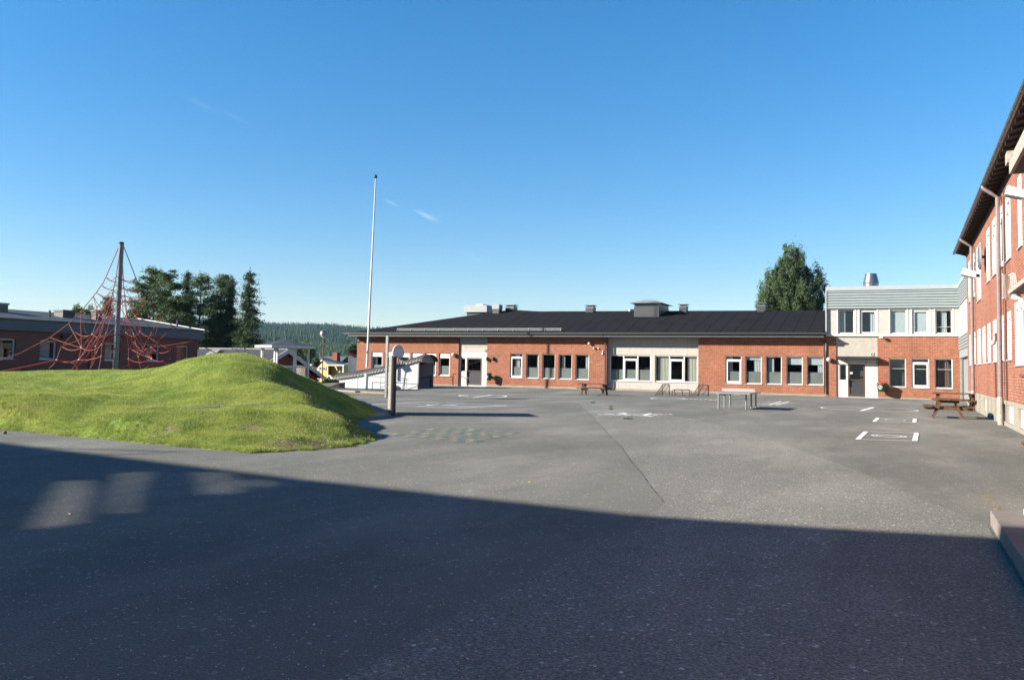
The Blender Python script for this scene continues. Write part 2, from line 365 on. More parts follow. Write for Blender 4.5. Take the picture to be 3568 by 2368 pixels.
def lawnmat():
    m, nt, b = newmat('lawn'); p = pos(nt)
    c = ramp(nt, noise(nt, p, .45, 6, .65), [(.28, (.10, .16, .03)), (.5, (.175, .225, .045)), (.74, (.29, .295, .08))])
    d = ramp(nt, noise(nt, p, 14, 5, .8), [(.3, grey(.5)), (.7, grey(1.45))])
    dry = ramp(nt, noise(nt, mapping(nt, p, (1, 1, 1), (0, 0, 0), (7, 3, 0)), .9, 5, .7), [(.58, grey(0)), (.74, grey(.55))])
    c = mixc(nt, dry, c, (.26, .20, .09))
    nz_ = noise(nt, p, 3., 5, .75)
    for (qx, qy, qd, r_) in ((1000, 1560, 15.0, .55), (1120, 1556, 15.2, .5), (880, 1500, 16.2, .35), (760, 1424, 18.3, .3), (900, 1424, 18.4, .3), (600, 1500, 16.2, .3), (1110, 1520, 15.9, .35)):
        q_ = DP(qx, qy, qd); vm = N(nt, 'ShaderNodeVectorMath', operation='DISTANCE'); nt.links.new(p, vm.inputs[0]); vm.inputs[1].default_value = tuple(q_)
        sb = N(nt, 'ShaderNodeMath', operation='SUBTRACT'); ml = N(nt, 'ShaderNodeMath', operation='MULTIPLY'); nt.links.new(nz_, ml.inputs[0]); ml.inputs[1].default_value = 1.6; nt.links.new(ml.outputs[0], sb.inputs[0]); nt.links.new(vm.outputs['Value'], sb.inputs[1])
        c = mixc(nt, ramp(nt, sb.outputs[0], [(max(0, .72-r_), grey(0)), (min(1, 1.05-r_), grey(.85))]), c, (.20, .16, .10))
    c = mixc(nt, 1., c, d, 'MULTIPLY')
    nt.links.new(c, b.inputs['Base Color']); b.inputs['Roughness'].default_value = .9; b.inputs['Specular IOR Level'].default_value = .1
    bump(nt, b, noise(nt, p, 22, 5, .8), .8, .05); return m
M['lawn'] = lawnmat()
M['terrain'] = plain('far_ground', (.06, .10, .035), .95, .3, .03, k=1.)
M['flower'] = plain('clover_heads', (.75, .70, .66), .8, .1, k=.62)
M['straw'] = plain('dry_straw', (.42, .33, .16), .9, .3, 8)
M['gravel'] = plain('gravel_stones', (.34, .32, .30), .9, .4, 12)

# ------------------------------------------------------------------ lawn height field
def G2(x, y): g = G(x, y); return (g[0], g[1])
edge_px = [(0, 1498), (130, 1509), (250, 1520), (500, 1544), (700, 1563), (870, 1578), (1000, 1574), (1120, 1566), (1210, 1556), (1275, 1545), (1302, 1534), (1306, 1522),
           (1285, 1508), (1262, 1497), (1245, 1487), (1243, 1474), (1265, 1459), (1300, 1447), (1318, 1438), (1302, 1430), (1285, 1418), (1258, 1403), (1236, 1390), (1232, 1383), (1205, 1378)]
EDGE = [G2(*p) for p in edge_px]
LAWN = EDGE+[(-31.0, 42.), (-34.5, 47.), (-44, 58), (-80, 58), (-80, -10), (-30, 11.5), (-22, 12.2)]
LP = np.array(LAWN)
def sdist(X, Y):
    """signed distance to the lawn outline, positive inside"""
    X = np.asarray(X, float).ravel(); Y = np.asarray(Y, float).ravel()
    d = np.full(X.shape, 1e9); ins = np.zeros(X.shape, bool)
    n = len(LP)
    for i in range(n):
        a, b = LP[i], LP[(i+1) % n]; e = b-a
        t = np.clip(((X-a[0])*e[0]+(Y-a[1])*e[1])/(e@e), 0, 1)
        d = np.minimum(d, np.hypot(X-a[0]-t*e[0], Y-a[1]-t*e[1]))
        c = ((a[1] > Y) != (b[1] > Y)) & (X < (b[0]-a[0])*(Y-a[1])/(b[1]-a[1]+1e-12)+a[0])
        ins ^= c
    return np.where(ins, d, -d)
ctrl = [(x, y, 0.) for x, y in EDGE]
for px, py, dep in [(0, 1400, 19), (150, 1400, 19.5), (300, 1405, 19.5), (500, 1415, 20), (0, 1340, 28), (0, 1309, 42), (200, 1301, 42), (401, 1292, 40.7), (330, 1345, 29), (460, 1293, 40),
                    (467, 1294, 37), (571, 1279, 31), (635, 1261, 28), (698, 1244, 26.5), (780, 1238, 26), (865, 1241, 25.5), (925, 1258, 25), (962, 1277, 24.9), (1000, 1299, 25), (560, 1292, 36), (640, 1278, 31.5), (720, 1266, 30.5), (520, 1310, 27), (560, 1300, 26), (610, 1290, 25), (1052, 1325, 26),
                    (1110, 1352, 26.5), (1180, 1388, 26.6), (1255, 1418, 26.7),
                    (720, 1330, 22.0), (600, 1352, 22.3), (850, 1335, 21.6), (908, 1290, 23.3), (965, 1342, 20.9), (1016, 1386, 19.4), (1073, 1429, 18.3), (1050, 1376, 23), (1120, 1417, 21), (1180, 1466, 19), (1130, 1399, 24), (700, 1395, 19.6), (600, 1420, 18.8), (860, 1405, 19.0), (950, 1410, 18.7),
                    (700, 1432, 17.6), (850, 1430, 17.8), (600, 1440, 17.6), (1000, 1438, 17.6), (1143, 1447, 17.9), (1178, 1474, 17.4), (1215, 1505, 16.9),
                    (700, 1480, 16.3), (900, 1500, 16.2), (1060, 1505, 16.3), (500, 1490, 16.3), (300, 1470, 16.6),
                    (1000, 1300, 33), (1060, 1325, 35), (1130, 1350, 37), (900, 1285, 34), (760, 1285, 34)]:
    q = DP(px, py, dep); ctrl.append((q[0], q[1], q[2]))
ctrl += [(-50, 45, .35), (-50, 30, .45), (-60, 50, .2), (-38, 48, .0), (-42, 54, -.1), (-70, 20, .6), (-40, 12, .5)]
CT = np.array(ctrl)
def U(r2): return np.where(r2 > 0, r2*np.log(r2+1e-12), 0.)*.5
def tps_fit(P, Z, lam=.12):
    n = len(P); K = U(((P[:, None]-P[None])**2).sum(-1))+lam*np.eye(n); Q = np.c_[np.ones(n), P]
    A = np.block([[K, Q], [Q.T, np.zeros((3, 3))]]); w = np.linalg.solve(A, np.r_[Z, 0, 0, 0]); return w
W = tps_fit(CT[:, :2], CT[:, 2])
def tps(X, Y):
    X = np.asarray(X, float).ravel(); Y = np.asarray(Y, float).ravel(); out = np.zeros(X.shape)
    for s in range(0, len(X), 20000):
        x = X[s:s+20000]; y = Y[s:s+20000]
        K = U((x[:, None]-CT[None, :, 0])**2+(y[:, None]-CT[None, :, 1])**2)
        out[s:s+20000] = K@W[:-3]+W[-3]+W[-2]*x+W[-1]*y
    return out
def lumps(X, Y):
    return .03*np.sin(X*1.9+np.sin(Y*1.3)*1.4)*np.sin(Y*2.3+1.1)+.012*np.sin(X*5.1+Y*3.7)+.012*np.sin(Y*6.3-X*2.9)
def lawn_z(X, Y):
    d = sdist(X, Y); z = tps(X, Y); xx, yy = np.ravel(X), np.ravel(Y); d = d+.035*np.sin(xx*7.3+2*np.sin(yy*3.1))+.03*np.sin(yy*11.7+xx*5.)+.015*np.sin(xx*29+yy*17)
    X = np.asarray(X, float).ravel(); Y = np.asarray(Y, float).ravel()
    s = np.clip(d/.7, 0, 1); s = s*s*(3-2*s)
    z = np.clip(z, -.6, 3)
    zi = z*s+.03*np.clip(d/.12, 0, 1)+lumps(X, Y)*s
    return np.where(d > 0, zi, d*1.0), d
# lawn mesh: fine grid near, ends a little under the asphalt at its outline
def grid(x0, x1, y0, y1, st):
    xs = np.arange(x0, x1+st*.5, st); ys = np.arange(y0, y1+st*.5, st)
    X, Y = np.meshgrid(xs, ys); return X, Y
def grid_faces(nx, ny):
    i = np.arange(ny-1)[:, None]*nx+np.arange(nx-1)[None]
    return np.stack([i, i+1, i+1+nx, i+nx], -1).reshape(-1, 4)
X, Y = grid(-80, -8.4, -10, 58, .2)
Z, D_ = lawn_z(X, Y); fc = grid_faces(X.shape[1], X.shape[0])
keep = (D_[fc].max(1) > -.25); fc = fc[keep]
used = np.unique(fc); remap = np.full(X.size, -1); remap[used] = np.arange(len(used))
co = np.c_[X.ravel(), Y.ravel(), np.maximum(Z, -.3)][used]
lawn = npmesh('lawn', co, 4, M['lawn'], faces=remap[fc], smooth=True)
tag(lawn, 'green grass mound and lawn sloping down to the asphalt', kind='structure')
# ------------------------------------------------------------------ ground
def dip(x, y): return -.26*np.exp(-(((x+35.)/5.5)**2+((y-51.5)/4.)**2))
X, Y = grid(-60, 4, -26, 58.9, .8)
Zg = dip(X, Y); fc = grid_faces(X.shape[1], X.shape[0])
asph = npmesh('yard_asphalt', np.c_[X.ravel(), Y.ravel(), Zg.ravel()-.0], 4, M['asphalt'], faces=fc, smooth=True)
tag(asph, 'grey asphalt school yard', kind='structure')
# far terrain, polar sheet round the camera
rs = np.r_[0, 20, 45, 62, 70, 80, 95, 120, 160, 220, 300, 400, 520, 650, 800, 1000, 1200, 1400, 1600, 1800, 2200, 3000, 4500]
zr = np.r_[-.6, -.6, -.6, -.6, -1.2, -2.6, -4, -5, -6, -6, -4, -1, 4, 11, 19, 33, 45, 55, 61, 60, 45, 30, 20.]
def terr(R, az):
    z = np.interp(R, rs, zr)
    k = np.clip((R-600)/800, 0, 1)
    return z+k*(2.5*np.sin(az*23+.6)+1.2*np.sin(az*61))+k*70*np.clip(az-.65, -.3, .1)-k*150*np.clip(az-.76, 0, .35)
nA = 160
az = np.linspace(0, 2*pi, nA, endpoint=False)
RR = np.r_[0.1, np.arange(10, 70, 10), np.arange(70, 130, 10), np.arange(130, 500, 40), np.arange(500, 2300, 80), 2600, 3200, 4500]
A, R_ = np.meshgrid(az, RR)
aw = (A+pi) % (2*pi)-pi   # azimuth measured from +Y towards -X
cz = np.where(np.abs(aw-.6) < .9, terr(R_, aw), np.interp(R_, rs, zr)*.3-.4)
co = np.c_[(-np.sin(A)*R_).ravel(), (np.cos(A)*R_).ravel(), cz.ravel()]
i = np.arange(len(RR)-1)[:, None]*nA; j = np.arange(nA)[None]; jn = (j+1) % nA
fc = np.stack([i+j, i+jn, i+nA+jn, i+nA+j], -1).reshape(-1, 4)
tag(npmesh('hills', co, 4, M['terrain'], faces=fc, smooth=True), 'land falling to a valley and rising to a forested hill', kind='structure')

def zone(name, px, z, mat, lab):
    pts = [G(*p) for p in px]; m = MB()
    poly = [Vector((p[0], p[1], z)) for p in pts]
    tris = tessellate_polygon([poly]); m.v = [tuple(v) for v in poly]; m.f = [tuple(t) for t in tris]
    for k, t in enumerate(m.f):
        a, b, c = [Vector(m.v[q]) for q in t]
        if (b-a).cross(c-a).z < 0: m.f[k] = t[::-1]
    return tag(m.build(name, mat), lab, kind='structure')
crack_px = [(1990, 1397), (2018, 1407), (2030, 1421), (2060, 1446), (2082, 1472), (2120, 1512), (2168, 1560), (2196, 1604), (2238, 1652), (2262, 1690), (2290, 1722), (2314, 1752)]
patch_px = crack_px+[(2290, 1780), (2190, 1840), (2000, 1930), (1750, 2060), (1500, 2190), (1180, 2368), (1100, 2600), (3700, 2600), (3568, 2050), (3440, 1828), (3200, 1735), (2990, 1640), (2780, 1566), (2580, 1500), (2400, 1456), (2240, 1430), (2110, 1410)]
zone('asphalt_patch', patch_px, .004, M['asphalt2'], 'paler coarse patch of asphalt bounded by a crack')
# crack: narrow irregular strip
m = MB(); cpts = []
for a, b in zip(crack_px[:-1], crack_px[1:]):
    for k in range(7):
        t = k/7; g = G(a[0]+(b[0]-a[0])*t+random.uniform(-1.4, 1.4), a[1]+(b[1]-a[1])*t+random.uniform(-1, 1)); cpts.append(g)
for a, b in zip(cpts[:-1], cpts[1:]):
    w = random.uniform(.001, .006); m.quad((a[0]-w, a[1], .009), (a[0]+w, a[1], .009), (b[0]+w, b[1], .009), (b[0]-w, b[1], .009))
tag(m.build('crack', M['seam']), 'dark crack running across the asphalt', kind='structure')

# ------------------------------------------------------------------ painted markings
def gp(p): g = G(*p); return Vector((g[0], g[1], .009))
def strip(m, a, b, w):
    a, b = gp(a) if len(a) == 2 else Vector(a), gp(b) if len(b) == 2 else Vector(b)
    d = (b-a).normalized(); s = Vector((-d.y, d.x, 0))*w/2; m.quad(a-s, b-s, b+s, a+s)
def ring(m, c, rx, ry, w, n=44, rot=0):
    for k in range(n):
        a0, a1 = 2*pi*k/n, 2*pi*(k+1)/n
        f = lambda a, r: (c[0]+(rx-r)*cos(a)*cos(rot)-(ry-r)*sin(a)*sin(rot), c[1]+(rx-r)*cos(a)*sin(rot)+(ry-r)*sin(a)*cos(rot), .009)
        m.quad(f(a0, w), f(a0, 0), f(a1, 0), f(a1, w))
def mark(m, lab): return tag(m.build('court_marking', M['paint']), lab, 'painted marking', kind='structure')
def court(c, rings, lab, lw, band):
    m = MB(); P = [gp(p) for p in c]      # near-left, far-left, far-right, near-right
    lerp = lambda a, b, t: a+(b-a)*t
    for a, b in ((0, 3), (1, 2)): strip(m, P[a], P[b], lw)
    m.quad(P[0], lerp(P[0], P[3], band), lerp(P[1], P[2], band), P[1])
    m.quad(lerp(P[3], P[0], band), P[3], P[2], lerp(P[2], P[1], band))
    L, R = lerp(P[0], P[1], .5), lerp(P[3], P[2], .5); cen = (L+R)/2
    for r, w in rings: ring(m, cen, r, r*1.05, w)
    rr = rings[0][0]; e = (R-L).normalized()
    strip(m, L, cen-e*rr, lw*.8); strip(m, cen+e*rr, R, lw*.8)
    return mark(m, lab)
court([(2980, 1530.5), (3009, 1503.7), (3201.8, 1509), (3196.5, 1536.6)], [(.40, .05), (.30, .03)], 'small painted court, nearest of the two, with wide end bands', .055, .085)
court([(3038.8, 1468.5), (3052.6, 1456), (3194, 1458.5), (3192.6, 1472)], [(.32, .045)], 'small painted court beyond the nearer one, with centre circle', .055, .09)
m = MB(); c = gp((3026, 1424.6)); ring(m, c, 1.95, 2.2, .07, 56); strip(m, (3000, 1431), (3043, 1419), .16); strip(m, (2900, 1423.5), (3080, 1424.5), .05); strip(m, (2985, 1421), (3015, 1422), .1)
mark(m, 'large thin painted circle with a bar through it, before the brown door')
m = MB(); c = gp((1683, 1379.4)); ring(m, c, 1.25, 2.1, .12, 48, .35); strip(m, (1647, 1385.3), (1716, 1375.2), .13); strip(m, (1655, 1378.8), (1690, 1378.4), .12)
strip(m, (1608, 1377), (1632, 1379), .1); strip(m, (1616, 1381.5), (1636, 1381), .1); strip(m, (1690, 1379), (1712, 1379.8), .1)
mark(m, 'painted circle with dial hands near the stair shelter')
m = MB(); q = [(1298, 1409), (1485, 1400.8), (1766.6, 1413), (1592, 1422)]
for a, b in zip(q, q[1:]+q[:1]): strip(m, a, b, .075)
strip(m, (1407, 1405.5), (1662, 1417.5), .07); strip(m, (1446, 1415.8), (1626, 1406.6), .07)
for a, b in [((1486, 1409.8), (1500, 1412.5)), ((1500, 1412.5), (1548, 1411)), ((1548, 1411), (1592, 1412.2)), ((1494, 1405.2), (1534, 1406.2)), ((1486, 1409.8), (1530, 1409.2)), ((1556, 1409.3), (1590, 1412))]: strip(m, a, b, .09)
mark(m, 'large painted diamond divided into lettered fields')
m = MB(); c = gp((2327, 1388.4)); ring(m, c, .86, 1.5, .1, 40); 
strip(m, (2361, 1389), (2392, 1390), .07)
for k in range(7): strip(m, (2385+k*17, 1390.2+k*.5), (2397+k*17, 1389.2+k*.5), .13)
strip(m, (2470, 1393), (2533, 1394), .1)
mark(m, 'painted hoop with a dashed tail in front of the small goals')
m = MB()
for a, b in [((2638, 1410), (2725, 1411)), ((2655, 1406), (2745, 1408)), ((2672, 1400.5), (2765, 1403)), ((2680, 1410.5), (2722, 1398)), ((2704, 1410.5), (2750, 1398.5)), ((2718, 1398), (2752, 1399)), ((2700, 1404.5), (2760, 1406))]: strip(m, a, b, .1)
mark(m, 'painted hopscotch grid behind the table tennis table')
m = MB()
for pts in [[(2082, 1444.2), (2106, 1444.6), (2150, 1445.4), (2184, 1441.6)], [(2153, 1437.6), (2172, 1439), (2184, 1441.6)], [(2184, 1441.6), (2215, 1441.4), (2262, 1443), (2310, 1443.5)],
            [(2175, 1447.3), (2200, 1446), (2230, 1447.8), (2262, 1449.6), (2274, 1451)], [(2262, 1443), (2245, 1446), (2262, 1449.6)], [(2276, 1446.5), (2290, 1446.4)], [(2262, 1443), (2265, 1440.5)], [(2320, 1443.2), (2328, 1442.6), (2341, 1444.4)], [(2108, 1441.2), (2140, 1442.4)]]:
    for a, b in zip(pts[:-1], pts[1:]): strip(m, a, b, .15)
mark(m, 'worn painted lizard-like figure in the middle of the yard')
my, mg = MB(), MB()
P0, P1, P2, P3 = [gp(p) for p in ((1318, 1513), (1560, 1489), (1815, 1508), (1640, 1545))]
nu, nv = 8, 12
for i in range(nu):
    for j in range(nv):
        f = lambda u, v: P0*(1-u)*(1-v)+P1*u*(1-v)+P2*u*v+P3*(1-u)*v
        q = [f((i+a)/nu, (j+b)/nv) for a, b in ((0, 0), (0, 1), (1, 1), (1, 0))]
        (my if (i+j) % 2 else mg).quad(*q)
tag(my.build('chessboard_marking', M['paint_y']), 'faded yellow squares of a painted chessboard', 'painted marking', kind='structure')
tag(mg.build('chessboard_marking', M['paint_g']), 'faded green squares of a painted chessboard', 'painted marking', kind='structure')

# ------------------------------------------------------------------ walls with openings
def wall(m, F, a0, a1, z0, z1, holes=(), b=0., rev=.13):
    As = sorted({a0, a1, *[h[0] for h in holes], *[h[1] for h in holes]}); Zs = sorted({z0, z1, *[h[2] for h in holes], *[h[3] for h in holes]})
    for i in range(len(As)-1):
        for j in range(len(Zs)-1):
            ca, cz_ = (As[i]+As[i+1])/2, (Zs[j]+Zs[j+1])/2
            if any(h[0] < ca < h[1] and h[2] < cz_ < h[3] for h in holes): continue
            m.quad(F.p(As[i], b, Zs[j]), F.p(As[i+1], b, Zs[j]), F.p(As[i+1], b, Zs[j+1]), F.p(As[i], b, Zs[j+1]))
    for h in holes:
        p = [(h[0], h[2]), (h[1], h[2]), (h[1], h[3]), (h[0], h[3])]
        for k in range(4):
            (x0, y0), (x1, y1) = p[k], p[(k+1) % 4]
            m.quad(F.p(x0, b, y0), F.p(x1, b, y1), F.p(x1, b-rev, y1), F.p(x0, b-rev, y0))
    return m
def window(root, F, h, casement=False, b=0., film=True, curtain=None, blind=0., toppanel=0., sill=True, fw=.055, bars=(), depth=.11, name='window', cols=None, cmat='curtain', room=True, bmat='blind'):
    """h = (a0, a1, z0, z1); frame set back in the opening"""
    a0, a1, z0, z1 = h; m = MB(); bf, bk = b-depth+.04, b-depth-.03
    e = .002
    m.fb(F, a0+e, a0+fw, bk, bf, z0+e, z1-e); m.fb(F, a1-fw, a1-e, bk, bf, z0+e, z1-e)
    m.fb(F, a0+fw, a1-fw, bk, bf, z0+e, z0+fw); m.fb(F, a0+fw, a1-fw, bk, bf, z1-fw, z1-e)
    zt = z1-fw
    lights = []
    edges = [a0+fw]+list(cols or [])+[a1-fw]
    for k, (l, r) in enumerate(zip(edges[:-1], edges[1:])):
        if k > 0: m.fb(F, l-.04, l+.04, bk, bf, z0+fw, zt)
        lights.append((l+(.04 if k > 0 else 0), r-(.04 if k < len(edges)-2 else 0)))
    cas = casement if isinstance(casement, (list, tuple)) else [casement]*len(lights)
    for (l, r), cs in zip(lights, cas):
        if cs:
            tz = zt-.16*(z1-z0)/1.7
            m.fb(F, l, r, bk, bf+.004, tz-.05, tz)
            w = .085; m.fb(F, l, l+w, bk, bf+.022, z0+fw, tz-.05); m.fb(F, r-w, r, bk, bf+.022, z0+fw, tz-.05)
            m.fb(F, l+w, r-w, bk, bf+.022, z0+fw, z0+fw+w+.03); m.fb(F, l+w, r-w, bk, bf+.022, tz-.05-w-.02, tz-.05)
    if toppanel: m.fb(F, a0+fw, a1-fw, bk, bf+.01, zt-toppanel, zt)
    for zb in bars: m.fb(F, a0+fw, a1-fw, bk-.02, bk+.01, zb-.012, zb+.012)
    w_ = m.build(name, M['white'], root)
    pg = MB(); pg.fb(F, a0+fw, a1-fw, bk+.012, bk+.02, z0+fw, zt); pg.build('pane', M['glass'], w_)
    if sill: s = MB(); s.fb(F, a0-.03, a1+.03, b-depth-.02, b+.045, z0-.035, z0-.002); s.build('sill', M['alusill'], w_)
    if film:
        s = MB(); s.fb(F, a0+fw, a1-fw, bk-.012, bk-.004, z0+fw, z0+fw+(zt-z0-fw)*.44); s.build('frosted_film', M['film'], w_)
    for c in (curtain or []):
        l = a0+fw+(a1-a0-2*fw)*c[0]; r = a0+fw+(a1-a0-2*fw)*c[1]; s = MB(); n = max(4, int((r-l)/.05))
        for k in range(n):
            x0 = l+(r-l)*k/n; x1 = l+(r-l)*(k+1)/n; y0 = -.03*(k % 2); y1 = -.03*((k+1) % 2)
            s.quad(F.p(x0, bk-.1+y0, z0), F.p(x1, bk-.1+y1, z0), F.p(x1, bk-.1+y1, z1), F.p(x0, bk-.1+y0, z1))
        s.build('curtain', M[cmat], w_)
    if blind:
        s = MB(); s.fb(F, a0+fw, a1-fw, bk-.06, bk-.05, zt-(zt-z0)*blind, zt); s.build('blind', M[bmat], w_)
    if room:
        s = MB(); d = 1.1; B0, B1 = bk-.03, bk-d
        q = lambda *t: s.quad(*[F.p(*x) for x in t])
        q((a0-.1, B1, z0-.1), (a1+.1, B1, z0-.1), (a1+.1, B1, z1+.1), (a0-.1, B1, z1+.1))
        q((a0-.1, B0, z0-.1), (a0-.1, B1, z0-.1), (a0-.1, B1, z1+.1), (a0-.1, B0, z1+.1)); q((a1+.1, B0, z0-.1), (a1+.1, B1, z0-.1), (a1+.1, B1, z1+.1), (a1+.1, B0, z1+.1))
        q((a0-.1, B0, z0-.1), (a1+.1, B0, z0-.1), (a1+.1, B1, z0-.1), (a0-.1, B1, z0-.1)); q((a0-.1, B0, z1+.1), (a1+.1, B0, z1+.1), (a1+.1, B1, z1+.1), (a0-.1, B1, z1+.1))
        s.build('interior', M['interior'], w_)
    return w_
M['alusill'] = plain('window_sill_metal', (.66, .68, .70), .4, .05)
def hx(x0, y0, x1, y1, Y=YF):
    """pixel rectangle on the facade -> (X0, X1, z0, z1)"""
    ym = (y0+y1)/2; xm = (x0+x1)/2
    return (FY(x0, ym, Y)[0], FY(x1, ym, Y)[0], FY(xm, y1, Y)[2], FY(xm, y0, Y)[2])
def fz(x, y, Y=YF): return FY(x, y, Y)[2]
def fxx(x, y=1290, Y=YF): return FY(x, y, Y)[0]

# ================================================================== LONG SINGLE-STOREY WING
LB = thing('school_wing', 'long single-storey red brick school wing with black felt roof', 'building', (-20, YF, 0))
XA, X1, X2, X3, X4, X5 = fxx(1242), fxx(1597), fxx(1696), fxx(2113), fxx(2433), fxx(2877)
EZ = 3.86
gA = [hx(x, 1226+i*.9, x+38.5, 1306+i*.6) for i, x in enumerate((1293.5, 1340.5, 1388, 1433, 1480.5, 1529))]
gB = [hx(a, 1231+i*.9, b, 1316+i*1.6) for i, (a, b) in enumerate(((1777.5, 1821), (1833, 1877), (1889, 1934), (1946, 1992.5), (2005, 2052)))]
gD = [hx(a, 1239+i*.8, b, 1336+i*1.2) for i, (a, b) in enumerate(((2528, 2584), (2597, 2654), (2668.5, 2724), (2740, 2797), (2811.5, 2871)))]
bw = MB(); wall(bw, FA, XA, X1, 0-.3, EZ, gA); bw.quad(FA.p(XA, 0, -.3), FA.p(XA, 0, EZ), FA.p(XA, -12, EZ), FA.p(XA, -12, -.3))
bw.quad(FA.p(X1, 0, -.3), FA.p(X1, 0, EZ), FA.p(X1, -.15, EZ), FA.p(X1, -.15, -.3))
bw.build('brick_wall', M['brick_x'], LB); bw = MB(); wall(bw, FA, X2, X3, 0, EZ, gB); bw.quad(FA.p(X2, 0, 0), FA.p(X2, 0, EZ), FA.p(X2, -.15, EZ), FA.p(X2, -.15, 0)); bw.quad(FA.p(X3, 0, 0), FA.p(X3, 0, EZ), FA.p(X3, -.3, EZ), FA.p(X3, -.3, 0))
bw.build('brick_wall', M['brick_x'], LB); bw = MB(); wall(bw, FA, X4, X5, 0, EZ, gD); bw.quad(FA.p(X4, 0, 0), FA.p(X4, 0, EZ), FA.p(X4, -.3, EZ), FA.p(X4, -.3, 0))
bw.build('brick_wall', M['brick_x'], LB)
pl = MB()

for a_, b_, c_, d_ in ((X2, X3, -.02, .16), (X4, X5, -.02, .13), (XA, X1, -.3, .1)): pl = MB(); pl.fb(FA, a_, b_, .001, .018, c_, d_); pl.build('plinth', M['plinth'], LB)
cur = {0: [(0, .3)], 1: [(.78, 1)], 3: [(.0, .3)], 4: [(.68, 1)]}
for i, h in enumerate(gA): window(LB, FA, h, toppanel=.28, curtain=[(0, .35)] if i in (0, 4) else None, fw=.09)
for i, h in enumerate(gB): window(LB, FA, h, casement=(i == 0), curtain={0: [(.25, .7)], 1: [(.8, 1)], 2: None, 3: [(.12, .38)], 4: [(.68, 1)]}[i])
for i, h in enumerate(gD): window(LB, FA, h, casement=(i == 0), curtain={0: [(0, .4)], 1: [(.5, 1)], 2: [(.08, .5)], 3: None, 4: [(.62, 1)]}[i], blind={1: .12, 3: .27, 4: .27}.get(i, 0))
# entrance panel (white boards), door set in it
zt1, zt2, zt3, zt4 = fz(1645, 1174), fz(1645, 1211), fz(1645, 1228), fz(1645, 1246.5)
pn = MB(); bq = -.14
d1 = hx(1622.5, 1246.4, 1676, 1341.5); sw = hx(1600.5, 1247, 1619.5, 1294)
wall(pn, FA, X1, X2, -.02, zt4, [(d1[0], d1[1], d1[2], d1[3]), sw], b=bq, rev=.1); pn.build('white_panel', M['whitepanel'], LB)
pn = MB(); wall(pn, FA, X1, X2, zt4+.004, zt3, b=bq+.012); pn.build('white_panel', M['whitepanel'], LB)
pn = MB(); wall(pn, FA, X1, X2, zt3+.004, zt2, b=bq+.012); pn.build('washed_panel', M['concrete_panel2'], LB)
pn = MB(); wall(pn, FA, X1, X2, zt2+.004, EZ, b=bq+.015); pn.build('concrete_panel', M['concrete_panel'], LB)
def door(root, F, d, b, lit=True, name='door'):
    a0, a1, z0, z1 = d; m = MB(); w = .11; zm = z0+(z1-z0)*.50
    m.fb(F, a0, a0+w, b-.09, b+.01, z0, z1); m.fb(F, a1-w, a1, b-.09, b+.01, z0, z1); m.fb(F, a0+w, a1-w, b-.09, b+.01, z1-w, z1); m.fb(F, a0+w, a1-w, b-.09, b+.01, z0, z0+.16); m.fb(F, a0+w, a1-w, b-.09, b+.01, zm, zm+.07)
    o = m.build(name, M['door'], root)
    m = MB(); m.fb(F, a0+w, a1-w, b-.06, b-.045, zm+.07, z1-w); m.build('pane', M['glass'], o)
    m = MB(); n = 22
    for k in range(n):
        l = a0+w+(a1-a0-2*w)*k/n; r = a0+w+(a1-a0-2*w)*(k+.75)/n; m.fb(F, l, r, b-.06, b-.03, z0+.16, zm)
    m.fb(F, a0+w, a1-w, b-.07, b-.06, z0+.16, zm); m.build('ribbed_panel', M['doorgrey'], o)
    m = MB(); m.fb(F, a0+.04, a0+.09, b+.02, b+.07, zm-.35, zm+.12); m.fb(F, a0+.04, a0+.22, b+.03, b+.06, zm-.03, zm+.0); m.build('handle', M['black'], o)
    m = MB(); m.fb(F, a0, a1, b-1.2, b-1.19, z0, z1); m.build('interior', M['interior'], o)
    return o
door(LB, FA, d1, bq-.01)
window(LB, FA, sw, b=bq, film=False, sill=False, fw=.04, depth=.06)
# recessed concrete wall with two triple windows
w1 = hx(2124, 1236.5, 2268, 1327.5, YF+.3); w2 = hx(2282, 1238, 2431.5, 1331, YF+.3)
pn = MB(); zsill = w1[2]
wall(pn, FA, X3, X4, 0.14, EZ, [w1, w2], b=-.3); pn.build('concrete_panel', M['concrete_panel2'], LB)
for k in range(1, 8): x = X3+(X4-X3)*k/8; m = MB(); m.fb(FA, x-.005, x+.005, -.302, -.297, w1[3]+.05, EZ-.02); m.build('panel_joint', M['plinth'], LB)
for k in (1, 2, 3, 5, 7): x = X3+(X4-X3)*k/8; m = MB(); m.fb(FA, x-.005, x+.005, -.302, -.297, .15, w1[2]-.06); m.build('panel_joint', M['plinth'], LB)
m = MB(); m.fb(FA, X3, X4, -.3, -.27, -.02, .139); m.build('plinth', M['plinth'], LB)
for wdw, cu, nm in ((w1, None, 0), (w2, [(.03, .3), (.76, .98)], 1)):
    l = wdw[1]-wdw[0]
    window(LB, FA, wdw, casement=[False, True, False], b=-.3, cols=[wdw[0]+l*.335, wdw[0]+l*.68], curtain=cu, cmat='curtain2', fw=.07, film=(nm == 0), depth=.1)
